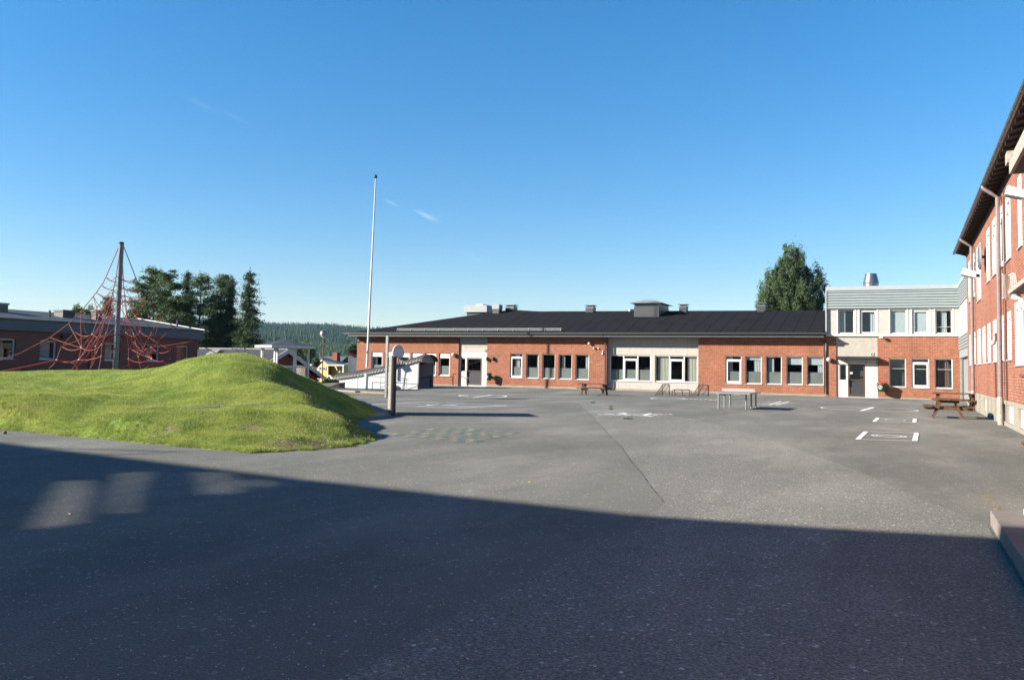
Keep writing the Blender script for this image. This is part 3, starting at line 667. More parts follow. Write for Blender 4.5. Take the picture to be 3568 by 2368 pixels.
# eaves: fascia, gap, gutter
XL, XR = fxx(1214, 1172, 57.9), X5-.02
m = MB(); m.fb(FA, XL, XR, .70, .74, 3.745, 3.87); m.build('fascia', M['fascia'] if 'fascia' in M else M['greymetal'], LB)
m = MB(); m.fb(FA, XL, XR, -.3, .70, 3.75, 3.79); m.build('soffit', M['soffit'], LB)
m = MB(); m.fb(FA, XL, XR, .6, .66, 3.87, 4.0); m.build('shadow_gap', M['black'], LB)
m = MB(); m.fb(FA, XL-.5, XR+.1, .74, .86, 3.945, 4.03); m.build('gutter', M['darkmetal'], LB)
m = MB(); m.fb(FA, XL-.05, XR+.1, .861, .875, 4.02, 4.055); m.build('gutter_edge', M['greymetal'], LB)
m = MB(); m.beam(FA.p(XL-.0, .5, 3.8), FA.p(XA+.1, .03, 3.3), .05, .05); m.build('eave_bracket', M['greymetal'], LB)
rf = MB(); e = lambda x: FA.p(x, .8, 4.05)
apx = Vector((-29.8, 65.3, 6.30)); rL = Vector((-27.5, 65.8, 6.17)); rR = Vector((XR, 65.8, 6.02)); xm = fxx(2140, 1155, 57.9)
rf.quad(e(XL), e(xm), apx); rf.quad(e(xm), e(XR), rR, rL, apx)
bk = Vector((XL, 74, 4.05)); rf.quad(e(XL), apx, bk); rf.quad(apx, rL, rR, Vector((XR, 74, 4.0)), bk)
rf.quad(e(XL), bk, Vector((XR, 74, 3.9)), FA.p(XR, .8, 3.9))
rf.build('roof', M['felt'], LB)
# snow guard
m = MB(); xs0, xs1 = fxx(1372, 1148, 57.9), fxx(1945, 1150, 57.9)
gz = 4.2
for k in range(12):
    x = xs0+(xs1-xs0)*k/11
    m.beam((x, 58.35, 4.08), (x+.02, 58.42, 4.42), .03, .03); m.beam((x+.02, 58.42, 4.42), (x+.2, 58.85, 4.28), .03, .03)
m.build('guard_bracket', M['greymetal2'], LB)
m = MB(); m.beam((xs0, 58.40, 4.40), (xs1, 58.40, 4.40), .02, .03); m.build('snow_guard_rail', M['greymetal2'], LB)
m = MB(); m.quad((xs0, 58.42, 4.14), (xs1, 58.42, 4.14), (xs1, 58.40, 4.39), (xs0, 58.40, 4.39)); m.build('snow_guard_mesh', screenmat('guard_mesh', (.22, .25, .25), .45), LB)
# roof hoods / chimneys
def roof_y(z): return YF-.8+(z-4.05)/(6.1-4.05)*(65.8-YF+.8)
def hood(x0, x1, ytop, ybase, kind='square', Y=64.6, dep=None):
    a = FY(x0, (ytop+ybase)/2, Y); b = FY(x1, (ytop+ybase)/2, Y); zt_ = FY((x0+x1)/2, ytop, Y)[2]; zb = FY((x0+x1)/2, ybase, Y)[2]-.25
    L, R_ = a[0], b[0]; w = (R_-L); side = w*.32 if dep is None else 0    # right side face visible
    R1 = R_-side*.5; D = (w*.8) if dep is None else dep
    h = zt_-zb
    if kind == 'square':
        m = MB(); m.box(L+.05, R1-.05, Y, Y+D, zb, zb+(h-.25)*.62+.25); o = m.build('roof_vent', M['greymetal'], LB)
        m = MB(); m.box(L+.02, R1-.02, Y-.03, Y+D+.03, zb+(h-.25)*.62+.25, zb+(h-.25)*.76+.25); m.box(L+.1, R1-.1, Y+.05, Y+D-.05, zb+(h-.25)*.76+.25, zt_-.05); m.build('cowl', M['galv'], o)
        m = MB(); m.box(L-.02, R1+.02, Y-.08, Y+D+.08, zt_-.05, zt_); m.build('cap', M['galv'], o)
        m = MB(); m.box(L+.2, R1-.2, Y+.02, Y+.045, zb+(h-.25)*.79+.25, zt_-.08); m.build('louvre_slot', M['dark'], o)
    elif kind == 'plain':
        m = MB(); m.box(L+.03, R1-.03, Y, Y+D, zb, zb+(h-.25)*.55+.25); o = m.build('roof_vent', M['greymetal'], LB)
        m = MB(); m.box(L, R1, Y-.04, Y+D+.04, zb+(h-.25)*.55+.25, zt_); m.build('cap', M['ahu'], o)
    return
hood(1715, 1744, 1060.5, 1096, 'plain', Y=64.0)
hood(1759, 1797, 1061, 1090, Y=65.0); hood(2038, 2074, 1062, 1091, Y=65.3); hood(2364, 2399, 1059, 1089, Y=65.3); hood(2636, 2671, 1055, 1086, Y=65.3)
# big hooded plant box
Y0 = 63.3; a = FY(2209, 1080, Y0); b = FY(2296, 1080, Y0); zt_ = FY(2255, 1056, Y0)[2]; zl = FY(2255, 1067, Y0)[2]; zb = FY(2255, 1100, Y0)[2]-.3; Y1 = Y0+3.0
m = MB(); m.box(a[0], b[0], Y0, Y1, zb, zl); o = m.build('plant_box', M['greymetal'], LB)
m = MB(); m.box(a[0]+.02, b[0]-.02, Y0+.02, Y1-.02, zl, zt_)
m.build('louvre_band', M['galv'], o)
m = MB()
for k in range(4): z = zl+(zt_-zl)*(k+.5)/4; m.box(a[0]+.1, b[0]-.1, Y0+.005, Y0+.018, z-.02, z+.01)
m.build('slat', M['greymetal'], o)
m = MB(); L, R1 = a[0]-.3, b[0]+.3; yl, yr = Y0-.3, Y1+.3; zz = FY(2255, 1046, Y0+1)[2]
m.hexa([(L, yl, zt_), (R1, yl, zt_), (R1, yr, zt_), (L, yr, zt_), (L+.9, yl+.9, zz), (R1-.9, yl+.9, zz), (R1-.9, yr-.9, zz), (L+.9, yr-.9, zz)]); m.build('hip_cap', M['ahu'], o)
# air handling unit behind the hip
Y0 = 67; a = FY(1616, 1075, Y0); b = FY(1696, 1075, Y0); zt_, zm_, zb = FY(1655, 1064, Y0)[2], FY(1655, 1087, Y0)[2], FY(1655, 1096, Y0)[2]-1
m = MB(); m.box(a[0], b[0], Y0, Y0+3, zm_, zt_); o = m.build('air_unit', M['ahu'], LB)
m = MB(); m.box(a[0]+.2, b[0]-.1, Y0+.2, Y0+2.8, zb, zm_); m.build('unit_base', M['greymetal'], o)
m = MB(); m.box(a[0]+1.0, b[0]-.6, Y0+.4, Y0+2.4, zt_, zt_+.13); m.build('unit_lid', M['white'], o)
# rail along the ridge and small round cowl
m = MB(); q0 = FY(1840, 1090, 66.5); q1 = FY(2040, 1087, 66.5); m.beam(q0, q1, .06, .05); m.beam(FY(1915, 1085.6, 66.5), FY(1968, 1085.2, 66.5), .2, .08); m.build('ridge_rail', M['alu'], LB)
c = FY(2199, 1088, 66.6); m = MB(); m.lathe((c[0], c[1], c[2]-.4), [(.26, 0), (.26, .45), (.33, .5), (.30, .62), (.1, .66)], 14); m.build('round_cowl', M['tank'], LB, smooth=True)
# downpipes
def dpipe(root, F, a, b, ztop, zbot, r, mat, b2, dz=.35, name='downpipe', n=10):
    m = MB(); m.tube([F.p(a, b2, ztop), F.p(a, b2, ztop-.08), F.p(a, b2-(b2-b)*.5, ztop-.08-dz*.5), F.p(a, b, ztop-.1-dz), F.p(a, b, zbot)], r, n); return m.build(name, mat, root, smooth=True)
dpipe(LB, FA, fxx(2110), .12, 3.95, .18, .05, M['brownpipe'], .75)
dpipe(LB, FA, fxx(2873), .12, 3.95, .22, .05, M['brownpipe'], .75)
# wall fittings
def blob(root, F, a, b, z, r, mat, name, n=12):
    m = MB(); c = F.p(a, b, z); m.lathe((c.x, c.y, c.z), [(r*sin(t), -r*cos(t)) for t in (.25, .7, 1.2, 1.57, 2.0, 2.5, 2.9)], n); return m.build(name, mat, root, smooth=True)
blob(LB, FA, fxx(1582), .14, fz(1582, 1236), .17, M['lampglass'], 'wall_lamp')
blob(LB, FA, fxx(2054), .15, fz(2054, 1196), .10, M['white'], 'security_camera')
blob(LB, FA, fxx(2070.5), .08, fz(2070, 1213), .08, M['lampglass'], 'wall_sensor'); blob(LB, FA, fxx(2085), .05, fz(2085, 1214), .06, M['white'], 'wall_sensor')
m = MB(); x, z = fxx(2099), fz(2099, 1232); m.fb(FA, x-.05, x+.05, .02, .12, z-.05, z+.05); m.beam(FA.p(x, .05, z), FA.p(x+.03, .05, z+.25), .03, .03); m.build('wall_bell', M['white'], LB)
x, z = fxx(1687), fz(1687, 1221); m = MB(); m.fb(FA, x-.1, x+.1, -.13, -.09, z-.1, z+.1); o = m.build('vent_box', M['lampglass'], LB); m = MB(); m.fb(FA, x-.045, x+.045, -.09, -.085, z-.045, z+.045); m.build('vent_opening', M['black'], o)
# door stay bar on brick by the first door
x0, x1, z = fxx(1698), fxx(1720), fz(1708, 1250); m = MB(); m.beam(FA.p(x0, .15, z), FA.p(x1, .15, z), .03, .04); m.fb(FA, x1-.02, x1+.03, .0, .2, z-.14, z+.14); m.fb(FA, x0-.02, x0+.03, .0, .2, z-.14, z+.14)
m.beam(FA.p(fxx(1675), .05, z), FA.p(x0, .15, z), .015, .015); m.build('door_stay', M['black'], LB)
# thin red conduit under the left windows
m = MB(); x1 = fxx(1577); m.beam(FA.p(fxx(1515), .02, fz(1545, 1308.5)-.05), FA.p(x1, .02, fz(1545, 1308.5)-.05), .02, .02); m.beam(FA.p(x1, .03, fz(1577, 1309)-.05), FA.p(x1, .03, .1), .02, .02); m.build('conduit', M['brownpipe'], LB)
# ramp rail post by door
m = MB(); xr_ = fxx(1591); m.beam(FA.p(xr_, .5, 0), FA.p(xr_, .5, .95), .04, .04); m.beam(FA.p(xr_, .5, .93), FA.p(xr_, .1, .93), .04, .04)
m.build('hand_rail', M['black'], LB)

# ================================================================== TWO-STOREY LINK BLOCK
TB = thing('link_block', 'two-storey link block, brick below, pale panels and grey louvres above', 'building', (-1, YF, 0))
TX0, TX1 = fxx(2878, 1200), 3.12
XP0, XP1 = fxx(2914), fxx(3058)
zTop, zCop, zLb, zWs, zSt = 7.02, 6.76, 5.58, 3.98, 3.87
low = [hx(3098, 1247.7, 3157, 1348.5), hx(3176.5, 1248, 3238, 1351), hx(3256.5, 1248.5, 3320, 1353)]
upp = [hx(2921, 1079, 2977, 1161.5), hx(2996.5, 1079.5, 3054.5, 1163), hx(3102.5, 1079, 3158.5, 1162), hx(3179, 1079, 3236.5, 1163), hx(3260, 1078.5, 3317.5, 1162)]
m = MB(); wall(m, FA, XP1, TX1, 0, zSt, low); m.quad(FA.p(XP1, 0, 0), FA.p(XP1, 0, zSt), FA.p(XP1, -.2, zSt), FA.p(XP1, -.2, 0)); m.build('brick_wall', M['brick_x'], TB); m = MB(); wall(m, FA, TX0, XP0, 0, zSt); m.quad(FA.p(XP0, 0, 0), FA.p(XP0, 0, zSt), FA.p(XP0, -.2, zSt), FA.p(XP0, -.2, 0))
m.build('brick_wall', M['brick_x'], TB)
m = MB(); m.fb(FA, XP1, TX1, .001, .015, -.02, .07); m.build('plinth', M['plinth'], TB)
m = MB(); wall(m, FA, TX0, TX1, zWs, zLb, upp, b=.03, rev=.12); m.build('pale_panel', M['concrete_panel2'], TB)
m = MB(); m.fb(FA, TX0, TX1, -.1, .07, zSt, zWs); 
for h in upp:
    for x in (h[0]-.06, h[1]+.06): m.fb(FA, x-.035, x+.035, .031, .05, zWs+.002, zLb-.02)
m.build('white_trim', M['white'], TB)
# body so the block has depth
m = MB(); m.box(TX0, TX1, YF+.5, YF+12, 0, 6.7); m.quad((TX0, YF, 3.9), (TX0, YF+.5, 3.9), (TX0, YF+.5, 7), (TX0, YF, 7)); m.build('block_body', M['greymetal'], TB)
# louvres: horizontal corrugated band
m = MB(); n = 7; zz = [zLb+(zCop-zLb)*k/n for k in range(n+1)]
for k in range(n):
    a, b = zz[k], zz[k+1]; h = b-a
    m.quad(FA.p(TX0, .10, a), FA.p(TX1, .10, a), FA.p(TX1, .17, a+h*.30), FA.p(TX0, .17, a+h*.30)); m.quad(FA.p(TX0, .17, a+h*.3), FA.p(TX1, .17, a+h*.3), FA.p(TX1, .17, a+h*.74), FA.p(TX0, .17, a+h*.74))
    m.quad(FA.p(TX0, .17, a+h*.74), FA.p(TX1, .17, a+h*.74), FA.p(TX1, .10, b), FA.p(TX0, .10, b))
M['louv'] = plain('pale_green_grey_sheet', (.46, .535, .55), .5, .06, 2); M['louvlilac'] = plain('coping_sheet', (.58, .64, .67), .4, .04, 2)
m.build('louvre_band', M['louv'], TB)
m = MB(); m.fb(FA, TX0, TX1+.02, .0, .22, zCop, zTop); m.fb(FA, TX0-.02, TX0+.06, -.3, .2, 4.1, zCop-.002); m.build('coping', M['louvlilac'], TB)
for i, h in enumerate(upp): window(TB, FA, h, b=.03, film=False, casement=(i in (1, 3)) and False, fw=.06 if i not in (1, 3) else .12, sill=False, blind={0: 0, 1: 0, 2: 1.0, 3: 1.0, 4: 0}[i] and .97, curtain={0: [(0, .4)], 1: [(.62, 1)], 4: [(.3, .7)]}.get(i), cmat='blind', bars=((h[2]+.42,) if i == 4 else ()))
for i, h in enumerate(low): window(TB, FA, h, film=False, casement=(i == 1), fw=.06, bars=(h[2]+1.15,), curtain=[(.05, .3), (.55, .8)] if i == 2 else None, cmat='brownpipe')
# entrance
d2 = hx(2954.4, 1268.4, 3014.5, 1382.5); sw2 = hx(2924, 1269, 2950, 1325)
zc = fz(2985, 1252)
m = MB(); wall(m, FA, XP0, XP1, -.02, zc+.02, [d2, sw2], b=-.08, rev=.1); m.build('white_panel', M['whitepanel'], TB)
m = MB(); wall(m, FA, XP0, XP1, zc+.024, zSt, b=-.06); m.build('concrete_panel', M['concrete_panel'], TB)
door(TB, FA, d2, -.09); window(TB, FA, sw2, b=-.08, film=False, sill=False, fw=.045, depth=.06)
m = MB(); m.fb(FA, XP0, XP1, .0, .62, zc+.04, zc+.18); m.build('door_canopy', M['darkmetal'], TB)
m = MB()
for x in (XP0+.04, fxx(2952), fxx(3018), XP1-.04): m.beam(FA.p(x, .02, zc-.25), FA.p(x, .5, zc+.04), .04, .05)
m.build('canopy_bracket', M['door'], TB)
blob(TB, FA, fxx(2889), .16, fz(2889, 1252.5), .16, M['lampglass'], 'globe_lamp')
blob(TB, FA, fxx(3078), .2, fz(3078, 1177), .11, M['galv'], 'security_camera'); m = MB(); m.fb(FA, fxx(3064), fxx(3072), .0, .12, fz(3068, 1178), fz(3068, 1172)); m.build('camera_bracket', M['white'], TB)
x, z = fxx(3038), fz(3038, 1233); m = MB(); m.fb(FA, x-.1, x+.1, -.05, -.01, z-.1, z+.1); o = m.build('vent_box', M['lampglass'], TB); m = MB(); m.fb(FA, x-.045, x+.045, -.01, -.005, z-.045, z+.045); m.build('vent_opening', M['black'], o)
m = MB(); x, z = fxx(2966), fz(2966, 1298.5); m.fb(FA, x-.08, x+.08, -.08, -.075, z-.07, z+.05); m.build('door_notice', M['white'], TB)
c = FY(3035, 990, 64.5); r1 = (FY(3063, 990, 64.5)[0]-FY(3007, 990, 64.5)[0])/2; z0 = c[2]-.5; zt_ = FY(3035, 954, 64.5)[2]
m = MB(); m.lathe((c[0], c[1], z0), [(r1*.96, 0), (r1*.98, .5), (r1, .62), (r1*.72, zt_-z0-.05), (r1*.74, zt_-z0-.04), (r1*.74, zt_-z0)], 40); m.build('exhaust_cowl', M['tank'], TB)
# side wall of the link, facing the yard from the right
a0, a1 = 47.7, YF
m = MB()
for (z0, z1, n) in ((5.62, 6.76, 7), (3.0, 3.86, 5)):
    for k in range(n):
        h = (z1-z0)/n; a = z0+h*k; b = a+h
        m.quad(FK.p(a0, .0, a), FK.p(a1, .0, a), FK.p(a1, .07, a+h*.3), FK.p(a0, .07, a+h*.3)); m.quad(FK.p(a0, .07, a+h*.3), FK.p(a1, .07, a+h*.3), FK.p(a1, .07, a+h*.74), FK.p(a0, .07, a+h*.74)); m.quad(FK.p(a0, .07, a+h*.74), FK.p(a1, .07, a+h*.74), FK.p(a1, 0, b), FK.p(a0, 0, b))
m.build('louvre_band', M['louv'], TB)
m = MB(); m.fb(FK, a0, a1+.02, -.1, .1, 6.77, 7.02); m.build('coping', M['louvlilac'], TB)
m = MB(); hs = [(a0+.8+k*2.1, a0+2.2+k*2.1, 4.1, 5.4) for k in range(5)]
wall(m, FK, a0, a1, 3.87, 5.61, hs, b=.01); m.build('white_panel', M['whitepanel'], TB)
for h in hs: window(TB, FK, h, b=.01, film=False, fw=.12, blind=.9, sill=False)
m = MB(); m.fb(FK, a0, a1, -.3, .02, 2.55, 2.99); m.build('passage_beam', M['gate'], TB)
m = MB(); m.fb(FK, a0, a1+.05, -.22, -.18, -.02, 2.6); m.build('passage_gate', M['corr_y'], TB)
m = MB(); m.fb(FK, a1-.3, a1-.02, -.1, .01, 0, 2.55); m.build('passage_post', M['plank'], TB)

# ================================================================== TALL BRICK BUILDING (right)
RB = thing('brick_schoolhouse', 'tall two-storey red brick schoolhouse with dark raftered eaves, along the right side', 'building', (2.87, 30, 0))
gl = [(26.0, 27.9, 1.82, 3.56), (28.75, 29.85, 2.0, 3.43), (30.75, 31.5, 2.0, 3.43), (33.1, 34.4, 2.0, 3.43), (35.3, 36.55, 2.0, 3.43), (37.45, 38.75, 2.0, 3.43), (39.6, 41.4, 2.0, 3.43), (42.45, 43.6, 2.0, 3.43), (45.0, 46.3, 2.0, 3.43)]
ul = [(23.6, 25.2, 4.95, 6.9), (25.9, 26.8, 4.95, 6.9), (28.5, 29.85, 4.95, 6.9), (30.6, 31.6, 4.95, 6.9), (32.9, 34.2, 4.95, 6.9), (35.1, 36.5, 4.95, 6.9), (39.1, 41.2, 4.6, 6.9), (42.2, 43.3, 4.95, 6.9), (44.9, 46.2, 4.95, 6.9)]
more = [(y, y+1.3, 2.0, 3.43) for y in (-14, -11, -8, -5, -2, 1.2, 4)]; moreu = [(y, y+1.3, 4.95, 6.9) for y in (-14, -11, -8, -5, -2, 1, 4, 7, 10, 13, 16, 19)]
m = MB(); wall(m, FR, -20, 47.5, .78, 7.3, gl+ul+more+moreu, rev=.12); m.quad(FR.p(47.5, 0, 0), FR.p(47.5, 0, 7.3), FR.p(47.5, -12, 7.3), FR.p(47.5, -12, 0)); m.quad(FR.p(-20, 0, 0), FR.p(-20, 0, 7.3), FR.p(-20, -12, 7.3), FR.p(-20, -12, 0))
m.build('brick_wall', M['brick_y'], RB)
bsm = [(25.0, 27.0, .12, .66), (28.2, 29.8, .12, .66), (30.3, 30.9, .12, .66), (37.0, 38.2, .12, .66)]
m = MB(); wall(m, FR, -20, 47.5, -.02, .778, bsm, b=.04, rev=.15); m.quad(FR.p(-20, .04, .778), FR.p(47.5, .04, .778), FR.p(47.5, 0, .778), FR.p(-20, 0, .778))
for y in (33.2, 34.6, 35.9, 39.6, 41.6): m.fb(FR, y, y+.25, .04, .085, -.02, .74)
m.build('plinth', M['plinth'], RB)
for h in bsm: window(RB, FR, h, b=.04, film=False, sill=False, bars=(.3, .48), fw=.04)
for h in gl:
    big = h[0] == 26.0
    window(RB, FR, h, film=False, fw=.2, casement=True if not big else False, blind=.97, cols=[27.0] if big else None, depth=.045, bmat='skywhite')  # white sheet behind the pane carries its sky reflection as colour
for h in ul:
    window(RB, FR, h, film=False, fw=.2, casement=True, blind=.97, depth=.045, bmat='skywhite')
for h in more+moreu: window(RB, FR, h, film=False, fw=.1, sill=False, room=False, blind=.95)
# eave: sloped soffit, rafters, gutter, roof
m = MB(); eb = .46
m.quad(FR.p(-20, 0, 7.3), FR.p(47.9, 0, 7.3), FR.p(47.9, -.02, 7.62), FR.p(-20, -.02, 7.62)); m.quad(FR.p(-20, -.02, 7.75), FR.p(47.9, -.02, 7.75), FR.p(47.9, eb, 7.60), FR.p(-20, eb, 7.60)); m.quad(FR.p(47.9, -.02, 7.75), FR.p(47.9, eb, 7.6), FR.p(47.9, eb, 7.56), FR.p(47.9, -.02, 7.4))
m.build('soffit', M['soffit'], RB)
m = MB(); tp = MB(); y = 10.0
while y < 47.9:
    m = MB(); m.beam(FR.p(y, -.1, 7.60), FR.p(y, eb-.04, 7.50), .045, .09); ra = m.build('rafter', M['woodgrey'], RB); m = MB(); m.fb(FR, y-.03, y+.03, eb-.04, eb-.03, 7.46, 7.53); m.build('rafter_end', M['white'], ra); y += .72
m = MB(); m.tube([FR.p(-20, eb+.06, 7.56), FR.p(47.9, eb+.06, 7.56)], .065, 10); m.build('gutter', M['greymetal'], RB, smooth=True)
m = MB(); y = 12.
while y < 47.5: m.tube([FR.p(y, eb+.06, 7.56), FR.p(y+.03, eb+.06, 7.56)], .073, 10); y += .72
m.build('gutter_clip', M['galv'], RB)
m = MB(); m.quad(FR.p(-20, eb+.1, 7.63), FR.p(47.95, eb+.1, 7.63), FR.p(47.95, -6, 10.4), FR.p(-20, -6, 10.4)); m.quad(FR.p(-20, -12.5, 7.6), FR.p(47.95, -12.5, 7.6), FR.p(47.95, -6, 10.4), FR.p(-20, -6, 10.4)); m.quad(FR.p(47.95, eb, 7.6), FR.p(47.95, -6, 10.4), FR.p(47.95, -12.5, 7.6))
m.build('roof', M['rooftile'], RB)
for y, cl in ((42.3, 1), (30.75, 1), (12, 1)):
    dpipe(RB, FR, y, .12, 7.52, .85, .065, M['lilacpipe'], eb+.06, .3)
    m = MB(); m.tube([FR.p(y, .13, .86), FR.p(y, .13, 0)], .085, 10); m.build('pipe_shoe', M['ironpipe'], RB, smooth=True)
m = MB(); m.tube([FR.p(29.9, .03, 0.1), FR.p(29.9, .03, 7.2)], .02, 6); m.tube([FR.p(33.3, .03, .8), FR.p(33.3, .03, 2.0)], .02, 6); m.build('thin_pipe', M['brownpipe'], RB)
def floodlight(y, z, s=1.):
    m = MB(); q = lambda a, b, c: FR.p(y+a*s, .06+b*s, z+c*s)
    m.hexa([q(-.22, .12, -.05), q(.22, .12, -.05), q(.22, .72, .12), q(-.22, .72, .12), q(-.16, .10, .22), q(.16, .10, .22), q(.2, .62, .42), q(-.2, .62, .42)]); o = m.build('floodlight', M['white'], RB)
    m = MB(); m.hexa([q(-.19, .2, -.055), q(.19, .2, -.055), q(.19, .66, .075), q(-.19, .66, .075), q(-.19, .2, -.035), q(.19, .2, -.035), q(.19, .66, .095), q(-.19, .66, .095)]); m.build('lamp_pane', M['galv'], o)
    m = MB(); m.beam(q(0, -.05, .05), q(0, .15, .08), .12, .12); m.build('bracket', M['black'], o)
floodlight(24.0, 5.85, .72); floodlight(39.4, 5.50, .9)
blob(RB, FR, 33.0, .12, 2.62, .09, M['lampglass'], 'security_camera')
m = MB(); m.fb(FR, 33.0, 33.1, 0, .06, 2.66, 2.95); m.build('camera_bracket', M['copper'], RB)
# round traffic mirror on the wall
c = FR.p(36.9, .16, 6.0); m = MB(); n = 24; v = []
for k in range(n): v.append(c+Vector((0, .42*cos(2*pi*k/n), .48*sin(2*pi*k/n))))
m.prism(v, (-.07, 0, 0)); o = m.build('round_mirror', M['ahu'], RB); m = MB(); m.prism([c+(p-c)*.86+Vector((-.075, 0, 0)) for p in v], (-.01, 0, 0)); m.build('mirror_face', M['tank'], o)
m = MB(); m.fb(FR, 36.85, 36.95, 0, .16, 5.95, 6.05); m.build('mirror_bracket', M['greymetal'], o)
m = MB(); m.fb(FR, 25.2, 26.6, .0, .05, 1.5, 1.56); m.build('wall_ledge', M['copper'], RB)
# entrance porch: upper and lower canopies with brackets, platform
PR = thing('porch_canopy', 'white-edged dark wooden porch canopy high on the brick schoolhouse', 'canopy', (2.4, 15, 5.4))
m = MB(); m.fb(FR, 9.5, 18.75, .93, .99, 5.36, 5.58); m.fb(FR, 9.5, 18.95, .85, .925, 5.585, 5.78); m.fb(FR, 18.76, 19.1, .82, 1.02, 5.60, 5.82); m.fb(FR, 18.70, 18.75, .0, .928, 5.36, 5.5); m.build('white_fascia', M['ironpipe'], PR)
m = MB(); m.fb(FR, 9.5, 18.69, .01, .925, 5.36, 5.42); m.build('soffit', M['soffit'], PR)
m = MB(); m.quad(FR.p(9.5, .9, 5.80), FR.p(18.95, .9, 5.80), FR.p(18.95, .0, 6.2), FR.p(9.5, .0, 6.2)); m.quad(FR.p(18.95, .9, 5.80), FR.p(18.95, 0, 6.2), FR.p(18.95, 0, 5.6), FR.p(18.95, .9, 5.6)); m.build('canopy_roof', M['rooftile'], PR)
PL = thing('low_canopy', 'low weathered canopy with slanting white brace above the near window of the brick schoolhouse', 'canopy', (2.4, 16, 3.1))
m = MB(); m.fb(FR, 9.5, 19.3, .93, .99, 3.10, 3.18); m.build('white_fascia', M['ironpipe'], PL)
m = MB(); m.fb(FR, 9.5, 19.2, .01, .925, 3.1, 3.15); m.quad(FR.p(9.5, .97, 3.185), FR.p(19.25, .97, 3.185), FR.p(19.25, .0, 3.26), FR.p(9.5, .0, 3.26)); m.quad(FR.p(19.25, .97, 3.185), FR.p(19.25, 0, 3.26), FR.p(19.25, 0, 3.1), FR.p(19.25, .97, 3.1)); m.build('canopy_roof', M['rooftile'], PL)
m = MB(); m.beam(FR.p(19.0, .86, 3.08), FR.p(19.0, .55, 2.42), .06, .07); m.build('brace', M['white'], PL)
m = MB(); m.beam(FR.p(19.0, .5, 2.42), FR.p(19.0, .0, 2.42), .05, .06); m.beam(FR.p(19.0, .4, 3.0), FR.p(19.0, .05, 2.5), .07, .07); m.build('bracket', M['soffit'], PL)
# ball net hanging on the wall
BN = thing('ball_net', 'white string net hanging from the end of the low canopy', 'net', (2.2, 22.2, 3.2))
m = MB(); nu_, nv_ = 9, 11
def bp(u, v): return FR.p(22.2+.15*sin(3*u), .56+.25*u-.05*v*(1-u), 3.80-.54*v+.02*sin(9*u+4*v))
for i in range(nu_+1):
    m.tube([bp(i/nu_, j/10) for j in range(11)], .006, 4)
for j in range(nv_+1):
    m.tube([bp(i/8, j/nv_) for i in range(9)], .006, 4)
m.build('netting', M['white'], BN); m = MB(); m.tube([bp(i/8, 1) for i in range(9)], .016, 6); m.tube([bp(i/8, 0) for i in range(9)], .012, 6); m.build('rim', M['white'], BN)
M['louvx'] = plain('pale_green_post', (.48, .60, .56), .5, .1)
# platform / step at the right edge
m = MB(); P = [G(3443, 1775, .15), G(3568, 2010, .15)]
xa, ya = P[0][0], P[0][1]
m.hexa([(xa+.04, 2.0, 0-.02), (2.82, 2.0, -.02), (2.82, ya, -.02), (xa+.02, ya, -.02), (xa+.04, 2.0, .15), (2.82, 2.0, .15), (2.82, ya, .15), (xa+.02, ya, .15)])
tag(m.build('concrete_platform', plain('worn_concrete', (.36, .32, .28), .9, .2, 3, bmp=.3), loc=(2, 8, 0)), 'low concrete entrance platform at the foot of the brick schoolhouse', 'platform')
q = FY(3568.5, 1745, 9.9); m = MB(); m.lathe((q[0]+.09, 9.9, .15), [(.10, 0), (.10, .05), (.085, .06), (.085, .30), (.05, .33)], 14); tag(m.build('bollard', M['louvx'], loc=(q[0], 9.9, 0), smooth=True), 'short pale green bollard on the concrete platform at the right edge', 'bollard')

# ================================================================== BUILDING BEHIND THE CAMERA (casts the foreground shade)
SB = thing('shade_building', 'tall building behind the viewpoint that shades the near asphalt', 'building', (-10, -4, 0))
def back(gx, gy, yw):
    t = (gy-yw)/sin(SAZ); return (gx-t*cos(SAZ), t*tan(SEL))
sh_px = [(0, 1540), (1057, 1668), (2265, 1797), (2900, 1840), (3473, 1872)]
YW = -3.0; top = []
for p in sh_px:
    g = G(*p); top.append(back(g[0], g[1], YW))
top = [(top[0][0]-25, top[0][1]+.4)]+top+[(top[-1][0]+8, top[-1][1]+.5)]
patches = [[(120, 1845), (345, 1805), (365, 1700), (360, 1665), (235, 1668)], [(400, 1790), (515, 1772), (520, 1700), (555, 1632), (432, 1650)],
           [(735, 1725), (865, 1705), (820, 1640), (700, 1632)], [(885, 1698), (975, 1684), (958, 1668), (845, 1650)]]
holes = [[back(*G(*p)[:2], YW) for p in q] for q in patches]  # added openings, shaped so sun through them makes the patches in the shade
outer = [(top[0][0], -.5)]+top+[(top[-1][0], -.5)]
loops = [[Vector((x, z, 0)) for x, z in outer]]+[[Vector((x, z, 0)) for x, z in h] for h in holes]
tris = tessellate_polygon(loops); flat = [v for l in loops for v in l]
m = MB(); m.v = [(v.x, YW, v.y) for v in flat]+[(v.x, YW-.25, v.y) for v in flat]; nn = len(flat)
m.f = [tuple(t) for t in tris]+[tuple(k+nn for k in t)[::-1] for t in tris]
s = 0
for l in loops:
    L = len(l)
    for k in range(L): m.f.append((s+k, s+(k+1) % L, s+(k+1) % L+nn, s+k+nn))
    s += L
m.build('screen_wall', M['darkbrick'], SB)
m = MB()
for h in holes: m.quad(*[(x, YW-.12, z) for x, z in h])  # added dimming panes, keep the patches weaker than full sun
m.build('patch_light_pane', M['tint'], SB)
